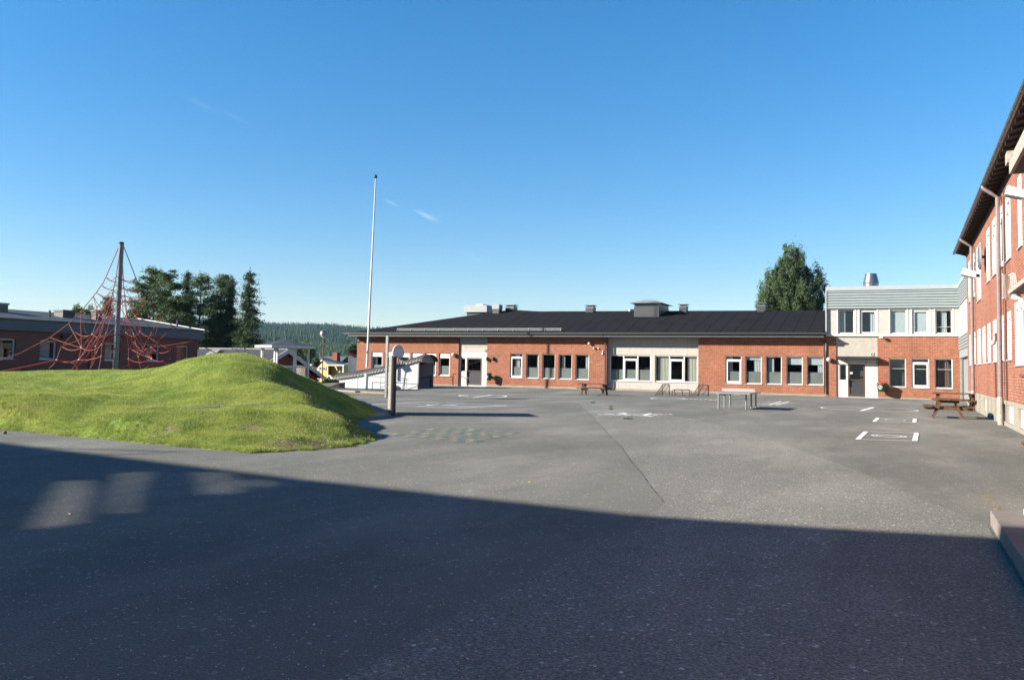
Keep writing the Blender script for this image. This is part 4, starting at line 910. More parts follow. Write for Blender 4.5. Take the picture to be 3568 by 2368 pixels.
# ridge mast that throws the thin forked shadow
ga = back(*G(620, 1573)[:2], YW); gb = back(*G(210, 1561)[:2], YW); gc = back(*G(300, 1590)[:2], YW)
m = MB(); m.beam((gb[0], YW, gb[1]), (ga[0], YW, ga[1]), .05, .05); m.beam((gc[0], YW, gc[1]), (ga[0], YW, ga[1]), .05, .05); m.build('roof_mast', M['greymetal'], SB)

# ================================================================== FLAT-ROOFED BUILDING (left)
FB = thing('flat_building', 'low brown building with deep grey fascia behind the climbing net', 'building', (-50, 40, 0))
lw = [(42.4, 43.7), (46.0, 47.2), (48.8, 50.05), (37.5, 38.7), (34.3, 35.85), (30.5, 31.8)]
hl = [(a, b, 1.43, 2.68) for a, b in lw]
m = MB(); wall(m, FL, 15, 50.9, -.3, 3.2, hl, rev=.2); m.quad(FL.p(50.9, 0, -.3), FL.p(50.9, 0, 3.2), FL.p(50.9, -14, 3.2), FL.p(50.9, -14, -.3)); m.build('rendered_wall', M['brick_brown'], FB)
m = MB(); m.fb(FL, 50.3, 50.92, .001, .02, -.2, 3.2); m.build('brick_corner', M['darkbrick'], FB)
M['fasc'] = plain('grey_fascia', (.19, .20, .22), .6, .05)
m = MB(); m.fb(FL, 15, 51.25, -.4, .25, 3.2, 3.84); m.build('fascia', M['fasc'], FB)
m = MB(); m.fb(FL, 15, 51.35, .26, .35, 3.86, 3.93); m.build('gutter', M['darkmetal'], FB)
m = MB(); m.quad(FL.p(15, .3, 3.93), FL.p(51.3, .3, 3.93), FL.p(51.3, -7, 4.9), FL.p(15, -7, 4.9)); m.quad(FL.p(51.3, .3, 3.93), FL.p(51.3, -7, 4.9), FL.p(51.3, -14, 3.9)); m.quad(FL.p(15, -14, 3.9), FL.p(51.3, -14, 3.9), FL.p(51.3, -7, 4.9), FL.p(15, -7, 4.9)); m.build('roof', M['feltroof_left'], FB)
m = MB(); m.beam(FL.p(51.32, .3, 3.96), FL.p(51.32, -7, 4.93), .06, .06); m.build('verge', M['white'], FB)
M['reflect_or'] = plain('brick_reflection_orange', (.45, .20, .14), .9, .2, 9); M['bluewhite'] = M['white']  # orange sheet stands in for brick reflected in the panes
for i, h in enumerate(hl): window(FB, FL, h, film=False, fw=.1, depth=.17, curtain=[(.05, .62)] if i in (0, 1, 2, 4) else [(.0, .8)], cmat='reflect_or' if i in (1, 2, 4) else 'offwhite')
m = MB(); m.tube([FL.p(41.2, .08, .2), FL.p(41.2, .08, 3.2)], .06, 8); m.build('downpipe', M['darkmetal'], FB)
m = MB(); m.fb(FL, 38.9, 39.3, .02, .25, 2.85, 3.05); m.build('wall_lamp', M['black'], FB)
def rbox(px0, px1, yt, yb, X, nm, mat, capm=None):
    a = FX(px0, (yt+yb)/2, X); b = FX(px1, (yt+yb)/2, X); zt_ = FX((px0+px1)/2, yt, X)[2]; zb = FX((px0+px1)/2, yb, X)[2]-.3
    m = MB(); m.box(X-(b[1]-a[1])*.9, X, a[1], b[1], zb, zt_-.12); o = m.build(nm, mat, FB)
    m = MB(); m.box(X-(b[1]-a[1])*.9-.06, X+.06, a[1]-.06, b[1]+.06, zt_-.12, zt_); m.build('cap', capm or M['galv'], o)
rbox(-25, 28, 1054, 1098, -54, 'roof_vent', M['greymetal']); rbox(219, 262, 1080, 1112, -53, 'roof_vent', M['darkmetal'], M['greymetal']); rbox(334, 356, 1080, 1122, -53, 'roof_vent', M['darkmetal'], M['greymetal'])
m = MB()
for px, y0, y1 in ((172, 1081, 1112), (617, 1115, 1144)): q0 = FX(px, y1, -52); q1 = FX(px, y0, -52); m.tube([(q0[0], q0[1], q0[2]-.3), (q0[0], q0[1], q1[2])], .07, 8)
m.build('vent_pipe', M['greymetal'], FB)

# ================================================================== STAIR SHELTER
YS = 52.5
SS = thing('stair_shelter', 'white corrugated stair shelter with arched ribbed dark roof, stepping down to the left', 'shelter', (-34, YS, 0))
xl, xr = -37.7, -31.05; zbl, zbr = -.5, -.25
def top_at(x): t = (x-xl)/(xr-xl); return .42+(1.80-.42)*t+.16*sin(pi*t)*(-1)+.05
m = MB(); n = 12; WD = 2.1
for y in (YS, YS+WD):
    pts = [(xl, y, zbl), (xr, y, zbr)]+[(xr+(xl-xr)*k/n, y, top_at(xr+(xl-xr)*k/n)) for k in range(n+1)]
    m.prism(pts, (0, .05 if y == YS else -.05, 0))
m.build('side_wall', M['corr'], SS)
m = MB(); n = 26; na = 9; xe = xr+.35
for k in range(n):
    for tt, hgt in ((0, 0.), (1, .022)):
        x0 = xl-.5+(xe-xl+.5)*(k+(.5 if tt else 0))/n; x1 = xl-.5+(xe-xl+.5)*(k+1)/n
        for j in range(na):
            a0_, a1_ = pi*j/na, pi*(j+1)/na; yc = YS+WD/2; ry, rz = WD/2+.12+hgt, .50+hgt
            f = lambda x, a: (x, yc-ry*cos(a), top_at(min(max(x, xl-.4), xr))-.06+rz*sin(a))
            m.quad(f(x0, a0_), f(x1, a0_), f(x1, a1_), f(x0, a1_))
m.build('arched_roof', stripes('ribbed_roof', 0, .256, .09, (.022, .022, .025), (.12, .115, .115), .6), SS)
m = MB(); m.box(xr-.02, xr+.06, YS-.02, YS+.1, zbr, 1.8); m.box(xr-.02, xr+.06, YS+WD-.1, YS+WD+.02, zbr, 1.8); m.box(xr-.02, xr+.05, YS+.1, YS+WD-.1, 1.72, 1.8); m.build('door_frame', M['galv'], SS)
m = MB(); yc = YS+WD/2
poly = [(xr, yc-WD/2*cos(pi*j/12), 1.8+.46*sin(pi*j/12)) for j in range(13)]; m.prism(poly, (.04, 0, 0)); m.build('arched_gable', M['corr_y'], SS)
m = MB(); m.beam((xr-.1, YS+.12, .62), (xl+.5, YS+.12, -.5), .05, .06); m.beam((xr, YS+WD-.15, .75), (xl+.5, YS+WD-.15, -.4), .05, .06); m.beam((xr-.1, YS+WD-.15, .0), (xr-.1, YS+WD-.15, .75), .05, .05); m.build('hand_rail', M['black'], SS)
m = MB(); m.box(xl, xr-1.2, YS+.06, YS+WD-.06, -3, -2.9); m.build('stair_floor', M['plinth'], SS)
# handrail in front
HR = thing('hand_rail', 'thin grey steel handrail with curled end in front of the stair shelter', 'handrail', (-33, 51.9, -.2))
m = MB(); yh = 51.9; q = lambda px, py: tuple(FY(px, py, yh))
m.tube([q(1246, 1311), q(1330, 1312), q(1408, 1317)], .022, 6); m.tube([q(1380, 1331), q(1418, 1318), q(1422, 1319.5), q(1422, 1324), q(1418, 1326)], .022, 6); m.tube([q(1325, 1350), q(1380, 1331)], .02, 6)
m.build('rail', M['galv'], HR)
for px, pt in ((1247, 1311), (1327, 1312), (1407, 1317), (1416, 1320)): m = MB(); m.tube([q(px, pt), (q(px, pt)[0], yh, -.3)], .022, 6); m.build('post', M['galv'], HR)
# kerbed grass plot by the flagpole
gz0 = -.12
m = MB()
pts = [FY(x, y, 1)*0 for x, y in ()]
gpoly = [G(*p, -.1) for p in ((1185, 1353), (1340, 1355), (1345, 1362), (1300, 1366), (1248, 1363), (1190, 1357))]
m.quad(*[(p[0], p[1], -.10) for p in gpoly]); tag(m.build('grass_plot', M['lawn']), 'kerbed grass plot round the flagpole foot', kind='structure')
for (x0, y0, x1, y1), lb in (((1172, 1361, 1246, 1366.5), 'pale granite kerb left of the flagpole foot'), ((1263, 1367, 1345, 1371), 'dark granite kerb stones right of the flagpole foot')):
    a, b = G(x0, y0), G(x1, y1); m = MB(); m.beam((a[0], a[1], -.04), (b[0], b[1], -.04), .3, .22); tag(m.build('kerb', M['kerb'], loc=(a[0], a[1], 0)), lb, 'kerb')
m = MB(); gpoly = [G(*p, 0) for p in ((1205, 1366), (1262, 1365), (1345, 1372), (1345, 1377), (1280, 1380), (1225, 1376))]
m.quad(*[(p[0], p[1], .003) for p in gpoly]); tag(m.build('weedy_verge', M['straw']), 'strip of dry weeds along the kerb', kind='structure')

# ================================================================== FLAGPOLE
fb, ft = FY(1275, 1355, 51.2), FY(1309, 620, 51.2)
FP = thing('flagpole', 'tall slender white flagpole rising above the roofs', 'flagpole', fb)
m = MB(); fm = fb+(ft-fb)*.10; m.tube([fb-np.array([0, 0, .2]), fb+(ft-fb)*.072], .13, 10); m.build('pole_foot', M['white'], FP)
m = MB(); m.tube([fm, fb+(ft-fb)*.45, ft], [.085, .07, .035], 10); m.build('pole', M['white'], FP, smooth=True)
m = MB(); m.lathe(ft, [(.03, -.05), (.11, .02), (.12, .1), (.08, .18), (.02, .26)], 10); m.build('finial', M['black'], FP)
m = MB(); m.tube([fm+np.array([.09, 0, .3]), ft+np.array([.05, 0, -.1])], .006, 4); m.build('halyard', M['galv'], FP)

# ================================================================== BASKETBALL HOOP
bx, by = -21.85, 34.1
BH = thing('basketball_hoop', 'grey steel basketball post with white fan-shaped backboard', 'basketball hoop', (bx, by, 0))
m = MB(); m.box(bx-.055, bx+.055, by-.055, by+.055, 0, 2.85); m.build('post', M['galv'], BH)
m = MB(); m.beam((bx, by, 2.05), (bx+.55, by, 2.1), .05, .05); m.beam((bx, by, 1.85), (bx+.55, by, 1.95), .04, .04); m.build('arm', M['white'], BH)
bxx = bx+.58; m = MB(); z0 = 1.83; w = .50
poly = [(bxx, by-w*.72, z0), (bxx, by+w*.72, z0), (bxx, by+w, z0+.18)]+[(bxx, by+w*cos(pi*k/12), z0+.2+.42*sin(pi*k/12)) for k in range(13)]+[(bxx, by-w, z0+.18)]
m.prism(poly, (.04, 0, 0)); bb_ = m.build('backboard', M['white'], BH)
m = MB(); x = bxx+.0415
for k in range(12):
    a, b = pi*k/12, pi*(k+1)/12; m.beam((x, by+w*.84*cos(a), z0+.2+.35*sin(a)), (x, by+w*.84*cos(b), z0+.2+.35*sin(b)), .003, .012, (1, 0, 0))
for a, b in (((-.13, .05), (-.13, .30)), ((-.13, .30), (.13, .30)), ((.13, .30), (.13, .05))): m.beam((x, by+a[0], z0+a[1]), (x, by+b[0], z0+b[1]), .003, .014, (1, 0, 0))
m.build('board_line', plain('dark_blue_print', (.03, .05, .16), .6), bb_)
tc = bpy.data.curves.new('board_text', 'FONT'); tc.body = 'Basketball Sport'; tc.size = .085; tc.align_x = 'CENTER'
to = bpy.data.objects.new('board_text_curve', tc); scene.collection.objects.link(to)
bpy.context.view_layer.update(); me = bpy.data.meshes.new_from_object(to); bpy.data.objects.remove(to)
me.transform(Matrix.Translation(Vector((x+.001, by, z0+.42))-rootloc(bb_)) @ Matrix(((0, 0, 1, 0), (1, 0, 0, 0), (0, 1, 0, 0), (0, 0, 0, 1))))
me.materials.clear(); me.materials.append(bpy.data.materials['dark_blue_print']); to = bpy.data.objects.new('board_lettering', me); scene.collection.objects.link(to); to.parent = bb_
m = MB(); c = Vector((bxx+.32, by, 1.86)); n = 20; m.tube([c+Vector((.22*cos(2*pi*k/n), .22*sin(2*pi*k/n), 0)) for k in range(n+1)], .012, 5); m.beam((bxx+.04, by, 1.86), (bxx+.11, by, 1.86), .1, .03); m.build('rim', M['red'], BH)
m = MB()
for k in range(10):
    a = 2*pi*k/10; m.tube([c+Vector((.22*cos(a), .22*sin(a), 0)), c+Vector((.13*cos(a+.3), .13*sin(a+.3), -.32))], .006, 4)
m.build('hoop_net', M['white'], BH)

# ================================================================== PLANK REBOUND WALL
a, b = np.array([-13.87, 22.07, 0]), np.array([*G2(1361, 1436), 0])
RW = thing('rebound_wall', 'upright plank ball wall between round wooden posts, seen edge on', 'ball wall', a)
d = (b-a)/np.linalg.norm(b-a); nrm = np.array([-d[1], d[0], 0])*.075     # towards the sun side (left)
for p in (a, b): m = MB(); m.tube([p-np.array([0, 0, .1]), p+np.array([0, 0, 1.0]), p+np.array([0, 0, 1.76])], [.068, .066, .06], 12); m.build('post', M['postwood'], RW, smooth=True)
m = MB()
for k in range(11): z = .12+k*.152; m.beam(a-d*.02+nrm+np.array([0, 0, z+.07]), b+d*.08+nrm+np.array([0, 0, z+.07]), .035, .145)
m.build('plank', M['plank'], RW)
m = MB(); m.beam(a+nrm*.55-d*.03+np.array([0, 0, .1]), a+nrm*.55-d*.03+np.array([0, 0, 1.74]), .05, .07, tuple(d)); m.build('batten', M['plank'], RW)

# ================================================================== LITTER BINS
def bin_(px, py0, py1, wpx, lab, rim):
    c = FY(px, (py0+py1)/2, YF-.42); zt_, zb = FY(px, py0, YF-.42)[2], FY(px, py1, YF-.42)[2]; r = wpx/2*(58.2/.91)/FPX
    c = Vector((c[0], c[1], 0)); B = thing('litter_bin', lab, 'litter bin', (c.x, c.y, zb), 'green litter bins on the school walls')
    m = MB(); h = zt_-zb; m.lathe((c.x, c.y, zb), [(r*.86, 0), (r*.9, .03), (r, h*.78), (r, h*.8)], 20); o = m.build('body', M['binsgreen'], B, smooth=True)
    m = MB(); m.lathe((c.x, c.y, zb+h*.8), [(r*1.03, 0), (r*1.12, h*.05), (r*1.12, h*.14), (r*.9, h*.2), (r*.4, h*.2)], 20); m.build('rim', M['red'] if rim else M['binsgreen'], B, smooth=True)
    m = MB(); m.box(c.x-.05, c.x+.05, c.y+r*.9, YF, zb+h*.3, zb+h*.6); m.build('bracket', M['black'], B)
    m = MB()
    dr = Vector((-.35, -1, 0)).normalized()     # logo faces the yard
    tt = Vector((0, 0, 1)).cross(dr)
    R0 = r*.40; cc = Vector((c.x, c.y, zb+h*.5))
    def on(u, v): ang = u/r; return cc+(dr*cos(ang)+tt*sin(ang))*(r*(.97)+.02)+Vector((0, 0, v))
    for k in range(20):
        a0_, a1_ = 2*pi*k/20, 2*pi*(k+1)/20; m.quad(on(R0*cos(a0_), R0*sin(a0_)), on(R0*cos(a1_), R0*sin(a1_)), on(R0*.8*cos(a1_), R0*.8*sin(a1_)), on(R0*.8*cos(a0_), R0*.8*sin(a0_)))
    for pts in ([(-.25, -.5), (.05, -.5), (.05, .1), (-.25, .1)], [(-.15, .2), (.15, .2), (.15, .55), (-.15, .55)], [(.05, -.1), (.45, -.35), (.5, -.2), (.05, .1)]): m.quad(*[on(R0*u, R0*v) for u, v in pts])
    m.build('round_emblem', M['white'], o)
bin_(1704, 1299, 1325, 17, 'green litter bin with green rim on the brick beside the left door', False)
bin_(3073.5, 1333, 1364, 27, 'green litter bin with red rim on the brick right of the right door', True)

# ================================================================== PICNIC TABLES
def picnic(cx, cy, rot, L, W, ht, lab, mat):
    T = thing('picnic_table', lab, 'picnic table', (cx, cy, 0), 'wooden picnic tables in the yard'); cr, sr = cos(rot), sin(rot)
    q = lambda u, v, z: (cx+u*cr-v*sr, cy+u*sr+v*cr, z)       # u along the table, v across
    s = ht/.72; th = .045
    m = MB()
    for k in range(5): v = -.33*s+k*.165*s; m.beam(q(-L/2, v, ht-.02), q(L/2, v, ht-.02), .15*s, th)
    m.build('table_top', mat, T)
    for sg in (-1, 1):
        m = MB()
        for o_ in (-.075, .075): m.beam(q(-L/2, sg*(W/2-.12)+o_, .43*s), q(L/2, sg*(W/2-.12)+o_, .43*s), .14, th)
        m.build('bench', mat, T)
    for su in (-1, 1):
        u = su*(L/2-.22)
        for sg in (-1, 1):
            m = MB(); m.beam(q(u, sg*.20*s, ht-.045), q(u, sg*.52*s, 0), .05, .11, (cr, sr, 0)); m.build('leg', mat, T)
        m = MB(); m.beam(q(u+su*-.055, -(W/2-.02), .38*s), q(u-su*.055, W/2-.02, .38*s), .05, .10); m.build('bench_bearer', mat, T)
        m = MB(); m.beam(q(u+su*-.055, -.36*s, ht-.09), q(u-su*.055, .36*s, ht-.09), .05, .09); m.build('top_bearer', mat, T)
    return T
picnic(1.42, 34.25, pi/2, 1.7, 1.55, .68, 'brown picnic table nearest the downpipe, with its end towards the yard', M['wood'])
picnic(2.02, 42.2, .03, 1.75, 1.5, .74, 'brown picnic table against the schoolhouse wall, long side to the yard', M['wood'])
picnic(-16.15, 47.1, .05, 1.68, 1.45, .66, 'grey-brown picnic table by the corner of the concrete-panelled wall', M['woodgrey'])
q = G(3563, 1594); m = MB(); m.beam((q[0], q[1], .26), (q[0]+1.2, q[1]+.1, .26), .2, .05); q = Vector((q[0], q[1], 0))
W_ = thing('plank_bench', 'low brown plank bench cut off by the right edge', 'bench', q); m.build('seat', M['wood'], W_)
m = MB(); m.beam(q+Vector((.1, 0, 0)), q+Vector((.1, 0, .235)), .15, .06); m.build('leg', M['wood'], W_)

# ================================================================== SMALL GOALS
def tubeframe(m, pts, r=.022): m.tube(pts, r, 6)
def goal(p0, p1, pb, h, lab):
    p0, p1, pb = [Vector((*G2(*p), 0)) for p in (p0, p1, pb)]; back = pb-p0; L = p1-p0
    back = back.normalized()*min(back.length, .8)
    T = thing('street_goal', lab, 'small goal', p0, 'small steel street goals by the wing wall'); Z = Vector((0, 0, h))
    m = MB(); c = .08; tubeframe(m, [p0, p0+Z*(1-c/h), p0+Z+L.normalized()*c, p1+Z-L.normalized()*c, p1+Z*(1-c/h), p1], .026); m.build('front_frame', M['black'], T)
    m = MB()
    for p in (p0, p1): tubeframe(m, [p+Z*.94, p+back, p])
    tubeframe(m, [p0+back, p1+back]); mid = (p0+p1)/2; tubeframe(m, [mid+Z, mid+back]); m.build('rear_frame', M['woodgrey'], T)
    m = MB(); n = 9
    for k in range(n+1):
        t = k/n; a, b = p0+L*t+Z, p0+L*t+back; m.tube([a, b], .005, 3, False)
        a, b = p0+Z*(1-t)+back*t, p1+Z*(1-t)+back*t; m.tube([a, b], .005, 3, False)
        for p in (p0, p1): m.tube([p+back*t, p+back*t+Z*(1-t)], .005, 3, False); m.tube([p+Z*t, p+Z*t+back*(1-t)], .005, 3, False)
    m.build('wire_mesh', M['greymetal'], T); return T
goal((2307.6, 1378.4), (2332, 1376), (2282, 1376.7), .66, 'small dark goal standing before the pale panels, left one of the trio')
goal((2435, 1378.4), (2468.6, 1380), (2412, 1378.4), .68, 'small dark goal standing before the brick, right one of the trio')
p0, p1 = Vector((*G2(2341, 1377.8), 0)), Vector((*G2(2410, 1379.3), 0)); T = thing('street_goal', 'small goal tipped onto its front between the two standing ones', 'small goal', p0, 'small steel street goals by the wing wall')
m = MB(); Z = Vector((0, 0, .36)); d = (p1-p0).normalized(); bkv = Vector((-d.y, d.x, 0))*.55
tubeframe(m, [p0, p0+Z*.8+d*.04, p0+Z+d*.14, p1+Z-d*.14, p1+Z*.8-d*.04, p1], .024); m.build('front_frame', M['woodgrey'], T)
m = MB()
for t in (.12, .5, .86): tubeframe(m, [p0+(p1-p0)*t+Z, p0+(p1-p0)*(t+.1)+bkv])
tubeframe(m, [p0, p0+bkv]); tubeframe(m, [p1, p1+bkv]); tubeframe(m, [p0+bkv, p1+bkv]); m.build('rear_frame', M['woodgrey'], T)

# ================================================================== TABLE TENNIS TABLE
TT = thing('table_tennis_table', 'grey outdoor table tennis table with steel net on six legs', 'table tennis table', (-6.2, 36, 0))
rowL = [Vector((*G2(*p), 0)) for p in ((2503.8, 1425), (2524.5, 1421.6), (2543.6, 1418.5))]; rowR = [Vector((*G2(*p), 0)) for p in ((2600, 1426.3), (2617.6, 1421.6), (2633.7, 1419))]
cen = sum(rowL+rowR, Vector())/6; ax = ((rowL[2]-rowL[0])+(rowR[2]-rowR[0])).normalized(); sx_ = Vector((ax.y, -ax.x, 0)); th = .655
for p in rowL+rowR: m = MB(); m.tube([p, p+Vector((0, 0, th-.05))], .034, 10); m.build('leg', M['galv'], TT, smooth=True)
m = MB(); w, l = .70, 1.32
for z0, z1, k in ((th-.05, th, 1.), ): m.hexa([cen+sx_*a*w+ax*b*l+Vector((0, 0, z)) for z in (z0, z1) for a, b in ((-1, -1), (1, -1), (1, 1), (-1, 1))])
m.build('table_top', M['ttop'], TT)
m = MB()
for a in (-1, 1): m.beam(cen+sx_*a*(w-.02)-ax*l+Vector((0, 0, th+.002)), cen+sx_*a*(w-.02)+ax*l+Vector((0, 0, th+.002)), .03, .003)
m.build('white_line', M['white'], TT)
m = MB(); a, b = cen-sx_*(w-.03), cen+sx_*(w-.03); zt_ = th+.16
m.beam(a+Vector((0, 0, zt_)), b+Vector((0, 0, zt_)), .02, .02); m.beam(a+Vector((0, 0, th+.02)), b+Vector((0, 0, th+.02)), .02, .02); m.beam(a+Vector((0, 0, th)), a+Vector((0, 0, zt_)), .02, .02); m.beam(b+Vector((0, 0, th)), b+Vector((0, 0, zt_)), .02, .02); nf = m.build('net_frame', M['alu'], TT)
m = MB(); m.quad(a+Vector((0, 0, th+.03)), b+Vector((0, 0, th+.03)), b+Vector((0, 0, zt_-.01)), a+Vector((0, 0, zt_-.01))); m.build('net_screen', M['netmesh'], nf)
m = MB()
for p in rowL+rowR: m.beam(p+Vector((0, 0, th-.07)), cen+(p-cen)*.3+Vector((0, 0, th-.07)), .06, .04)
m.build('under_beam', M['greymetal'], TT)

# ================================================================== CLIMBING NET
nb = DP(401, 1291, 40.7); nb = Vector(nb); nt_ = Vector(DP(423, 850, 40.7))
CN = thing('climbing_net', 'red rope climbing pyramid on a tall steel mast', 'climbing frame', nb)
m = MB(); m.tube([nb-Vector((0, 0, .3)), nb.lerp(nt_, .5), nt_], .115, 12); m.build('mast', M['mast'], CN, smooth=True)
m = MB(); m.lathe(nt_, [(.12, 0), (.13, .05), (.06, .1)], 10); m.build('mast_cap', M['black'], CN)
hz = (nt_-nb).length
rt = Vector((cos(PSI), sin(PSI), 0)); fw = Vector((-sin(PSI), cos(PSI), 0)); up = Vector((nt_-nb).normalized())
prof = [(1.0, .06), (.735, .72), (.69, .84), (.61, 1.18), (.50, 1.7), (.36, 2.5), (.25, 3.4), (.12, 4.9), (.02, 6.6)]
def guy(az, t):
    r = np.interp(1-t, [1-p[0] for p in prof], [p[1] for p in prof]); kk = {0: 1.0, 1: .95, 2: .85, 3: .95}[int(round(az/(pi/2))) % 4]
    a = az+.2; return nb+up*(hz*t)+(rt*cos(a)+fw*sin(a))*r*kk
def sag(m, a, b, s, r=.02, n=7, tw=0):
    a, b = Vector(a), Vector(b); pts = []
    for k in range(n+1): t = k/n; pts.append(a.lerp(b, t)-Vector((0, 0, s*4*t*(1-t)))+Vector((tw, tw, 0))*sin(pi*t))
    m.tube(pts, r*.78, 5)
AZ = [0, pi/2, pi, 3*pi/2]
for az_ in AZ:
    m = MB(); m.tube([guy(az_, t) for t in (1, .735, .69, .61, .5, .36, .25, .12, .02)], .018, 6); m.build('guy_rope', M['rope'], CN, smooth=True)
rng = random.Random(5)
def knot(mk, p): mk.lathe(p-Vector((0, 0, .035)), [(.02, 0), (.042, .035), (.02, .07)], 6)
m = MB(); mk = MB()
for t in (.735, .69-.02, .61):     # top rings
    for i in range(4): a, b = guy(AZ[i], t), guy(AZ[(i+1) % 4], t); sag(m, a, b, .16+.1*(1-t), .014); sag(m, a, b, .24, .014, tw=.1); knot(mk, a)
    m.build('ring_rope', M['rope'], CN); m = MB()
inner = {}
levels = [.55, .42, .30, .19, .09]
m = MB()
for li, t in enumerate(levels):
    n = 8; R0 = [.6, 1.15, 1.8, 2.45, 2.5][li]
    inner[li] = [nb+up*(hz*t+rng.uniform(-.12, .12))+(rt*cos(2*pi*k/n+.2)+fw*sin(2*pi*k/n+.2))*(R0*(1 if k % 2 == 0 else .72)+rng.uniform(-.1, .1)) for k in range(n)]
    for k in range(n): sag(m, inner[li][k], inner[li][(k+1) % n], rng.uniform(.05, .22), .018); knot(mk, inner[li][k])
    for k in range(0, n, 2): sag(m, inner[li][k], guy(AZ[k//2], t+.06), rng.uniform(.0, .12), .015)
    m.build('ring_rope', M['rope'], CN); m = MB()
if 0: m.build('ring_rope', M['rope'], CN)
m = MB()
for li in range(len(levels)-1):
    for k in range(8):
        sag(m, inner[li][k], inner[li+1][k], rng.uniform(-.04, .04), .017)
        if (k+li) % 2: sag(m, inner[li][k], inner[li+1][(k+rng.choice((1, 7))) % 8], rng.uniform(-.05, .05), .017)
for k in range(8):
    g = inner[4][k]; fl = nb+(rt*cos(2*pi*k/8+.2)+fw*sin(2*pi*k/8+.2))*(2.1 if k % 2 else 2.9); fl.z = nb.z+.05
    sag(m, g, fl, .05, .017)
    
    if k % 2 == 0: sag(m, inner[0][k], nb.lerp(nt_, .70), .0, .012); sag(m, inner[3][k], nb.lerp(nt_, .30), .08, .015)
for k in range(0, 8, 2):
    for t in (.46, .36, .25):
        g = guy(AZ[k//2], t)
        for q_ in (inner[3][(k+1) % 8], inner[4][(k-1) % 8]): sag(m, g, q_, rng.uniform(0, .1), .015)
    for t in (.58,): g = guy(AZ[k//2], t); sag(m, g, inner[1][(k+1) % 8], .02, .018); sag(m, g, inner[1][(k-1) % 8], .02, .018); knot(mk, g)
m.build('rope_net', M['rope'], CN); mk.build('rope_clamp', M['alu'], CN)
m = MB()
pts = [DP(*p) for p in ((-40, 1302, 38), (0, 1295, 38.2), (60, 1284, 38.4), (120, 1272, 38.6), (185, 1257.5, 38.8), (232, 1258, 39), (262, 1268, 39), (273, 1285, 39), (277, 1306, 39))]
m.tube(pts, .035, 6); m.tube([DP(*p) for p in ((120, 1272, 38.6), (76, 1280, 38.5), (72, 1290, 38.4), (64, 1294, 38.4))], .02, 5); m.tube([DP(*p) for p in ((262, 1268, 39), (300, 1262, 39.5), (330, 1240, 40), (352, 1200, 40.2))], .022, 5)
m.tube([DP(*p) for p in ((273, 1287, 39), (300, 1297, 39.3), (345, 1300, 39.6), (385, 1292, 40), (440, 1276, 40.6), (540, 1262, 41), (605, 1263, 41.5))], .022, 5)
m.tube([DP(*p) for p in ((500, 1288, 39.5), (519, 1273, 40), (560, 1268, 40.5), (608, 1268, 41))], .028, 5); m.tube([DP(*p) for p in ((305, 1308, 38.8), (320, 1262, 39.5), (335, 1222, 40))], .02, 5)
m.build('ground_rope', M['rope'], CN)

# ================================================================== GAZEBO
gc = Vector(DP(992, 1328, 52)); GZ = thing('gazebo', 'white open gazebo with dark pyramid roof behind the grass mound', 'gazebo', gc)
ze = DP(992, 1213, 52)[2]; za = DP(992, 1181, 52)[2]; zr_ = DP(992, 1276, 52)[2]; zf = gc.z; R = 1.86; n = 8
pt = lambda k, r, z: Vector((gc.x+r*cos(2*pi*k/n+.25), gc.y+r*sin(2*pi*k/n+.25), z))
m = MB()
for k in range(n): m.quad(pt(k, R*1.0, ze+.14), pt(k+1, R*1.0, ze+.14), Vector((gc.x, gc.y, za)))
m.quad(*[pt(k, R, ze+.135) for k in range(n)]); m.build('roof', M['gaztile'], GZ)
m = MB()
for k in range(n): m.beam(pt(k, R*1.01, ze+.07), pt(k+1, R*1.01, ze+.07), .05, .14)
m.build('fascia', M['white'], GZ)
for k in range(n): m = MB(); p = pt(k, R*.78, 0); m.box(p.x-.05, p.x+.05, p.y-.05, p.y+.05, zf-.3, ze+.1); m.build('post', M['white'], GZ)
for k in range(n):
    if k == 3: continue
    m = MB(); a, b = pt(k, R*.78, 0), pt(k+1, R*.78, 0)
    m.beam(a+Vector((0, 0, zr_)), b+Vector((0, 0, zr_)), .06, .10); m.beam(a+Vector((0, 0, zf+.05)), b+Vector((0, 0, zf+.05)), .05, .08); o = m.build('rail', M['white'], GZ)
    m = MB()
    for j in range(7): t = (j+.5)/7; p = a.lerp(b, t); m.beam(p+Vector((0, 0, zf+.05)), p+Vector((0, 0, zr_)), .03, .085, tuple((b-a).normalized()))
    m.build('baluster', M['ironpipe'], o)
m = MB(); m.prism([pt(k, R*.85, zf-.6) for k in range(n)], (0, 0, .6)); m.build('floor', M['plank'], GZ)

# ================================================================== STREET LAMP
lb_ = Vector(DP(1122, 1350, 60)); lt_ = Vector(DP(1127, 1176, 60)); SLm = thing('street_lamp', 'copper-rimmed globe street lamp on a thin pole behind the mound', 'street lamp', (lb_.x, lb_.y, lb_.z-.6))
m = MB(); m.tube([lb_-Vector((0, 0, 1)), Vector((lb_.x, lb_.y, .4)), Vector((lt_.x, lt_.y, lt_.z))], [.06, .05, .035], 8); m.build('pole', M['copper'], SLm)
m = MB(); m.lathe(lt_, [(.05, -.05), (.10, .03), (.24, .16), (.26, .22)], 14); m.build('lower_bowl', M['lampglass'], SLm, smooth=True)
m = MB(); m.lathe(lt_+Vector((0, 0, .22)), [(.30, 0), (.30, .03), (.24, .045)], 14); m.build('rim', M['copper'], SLm)
m = MB(); m.lathe(lt_+Vector((0, 0, .26)), [(.25, 0), (.23, .14), (.15, .24), (.03, .27)], 14); m.build('dome', M['tank'], SLm, smooth=True)

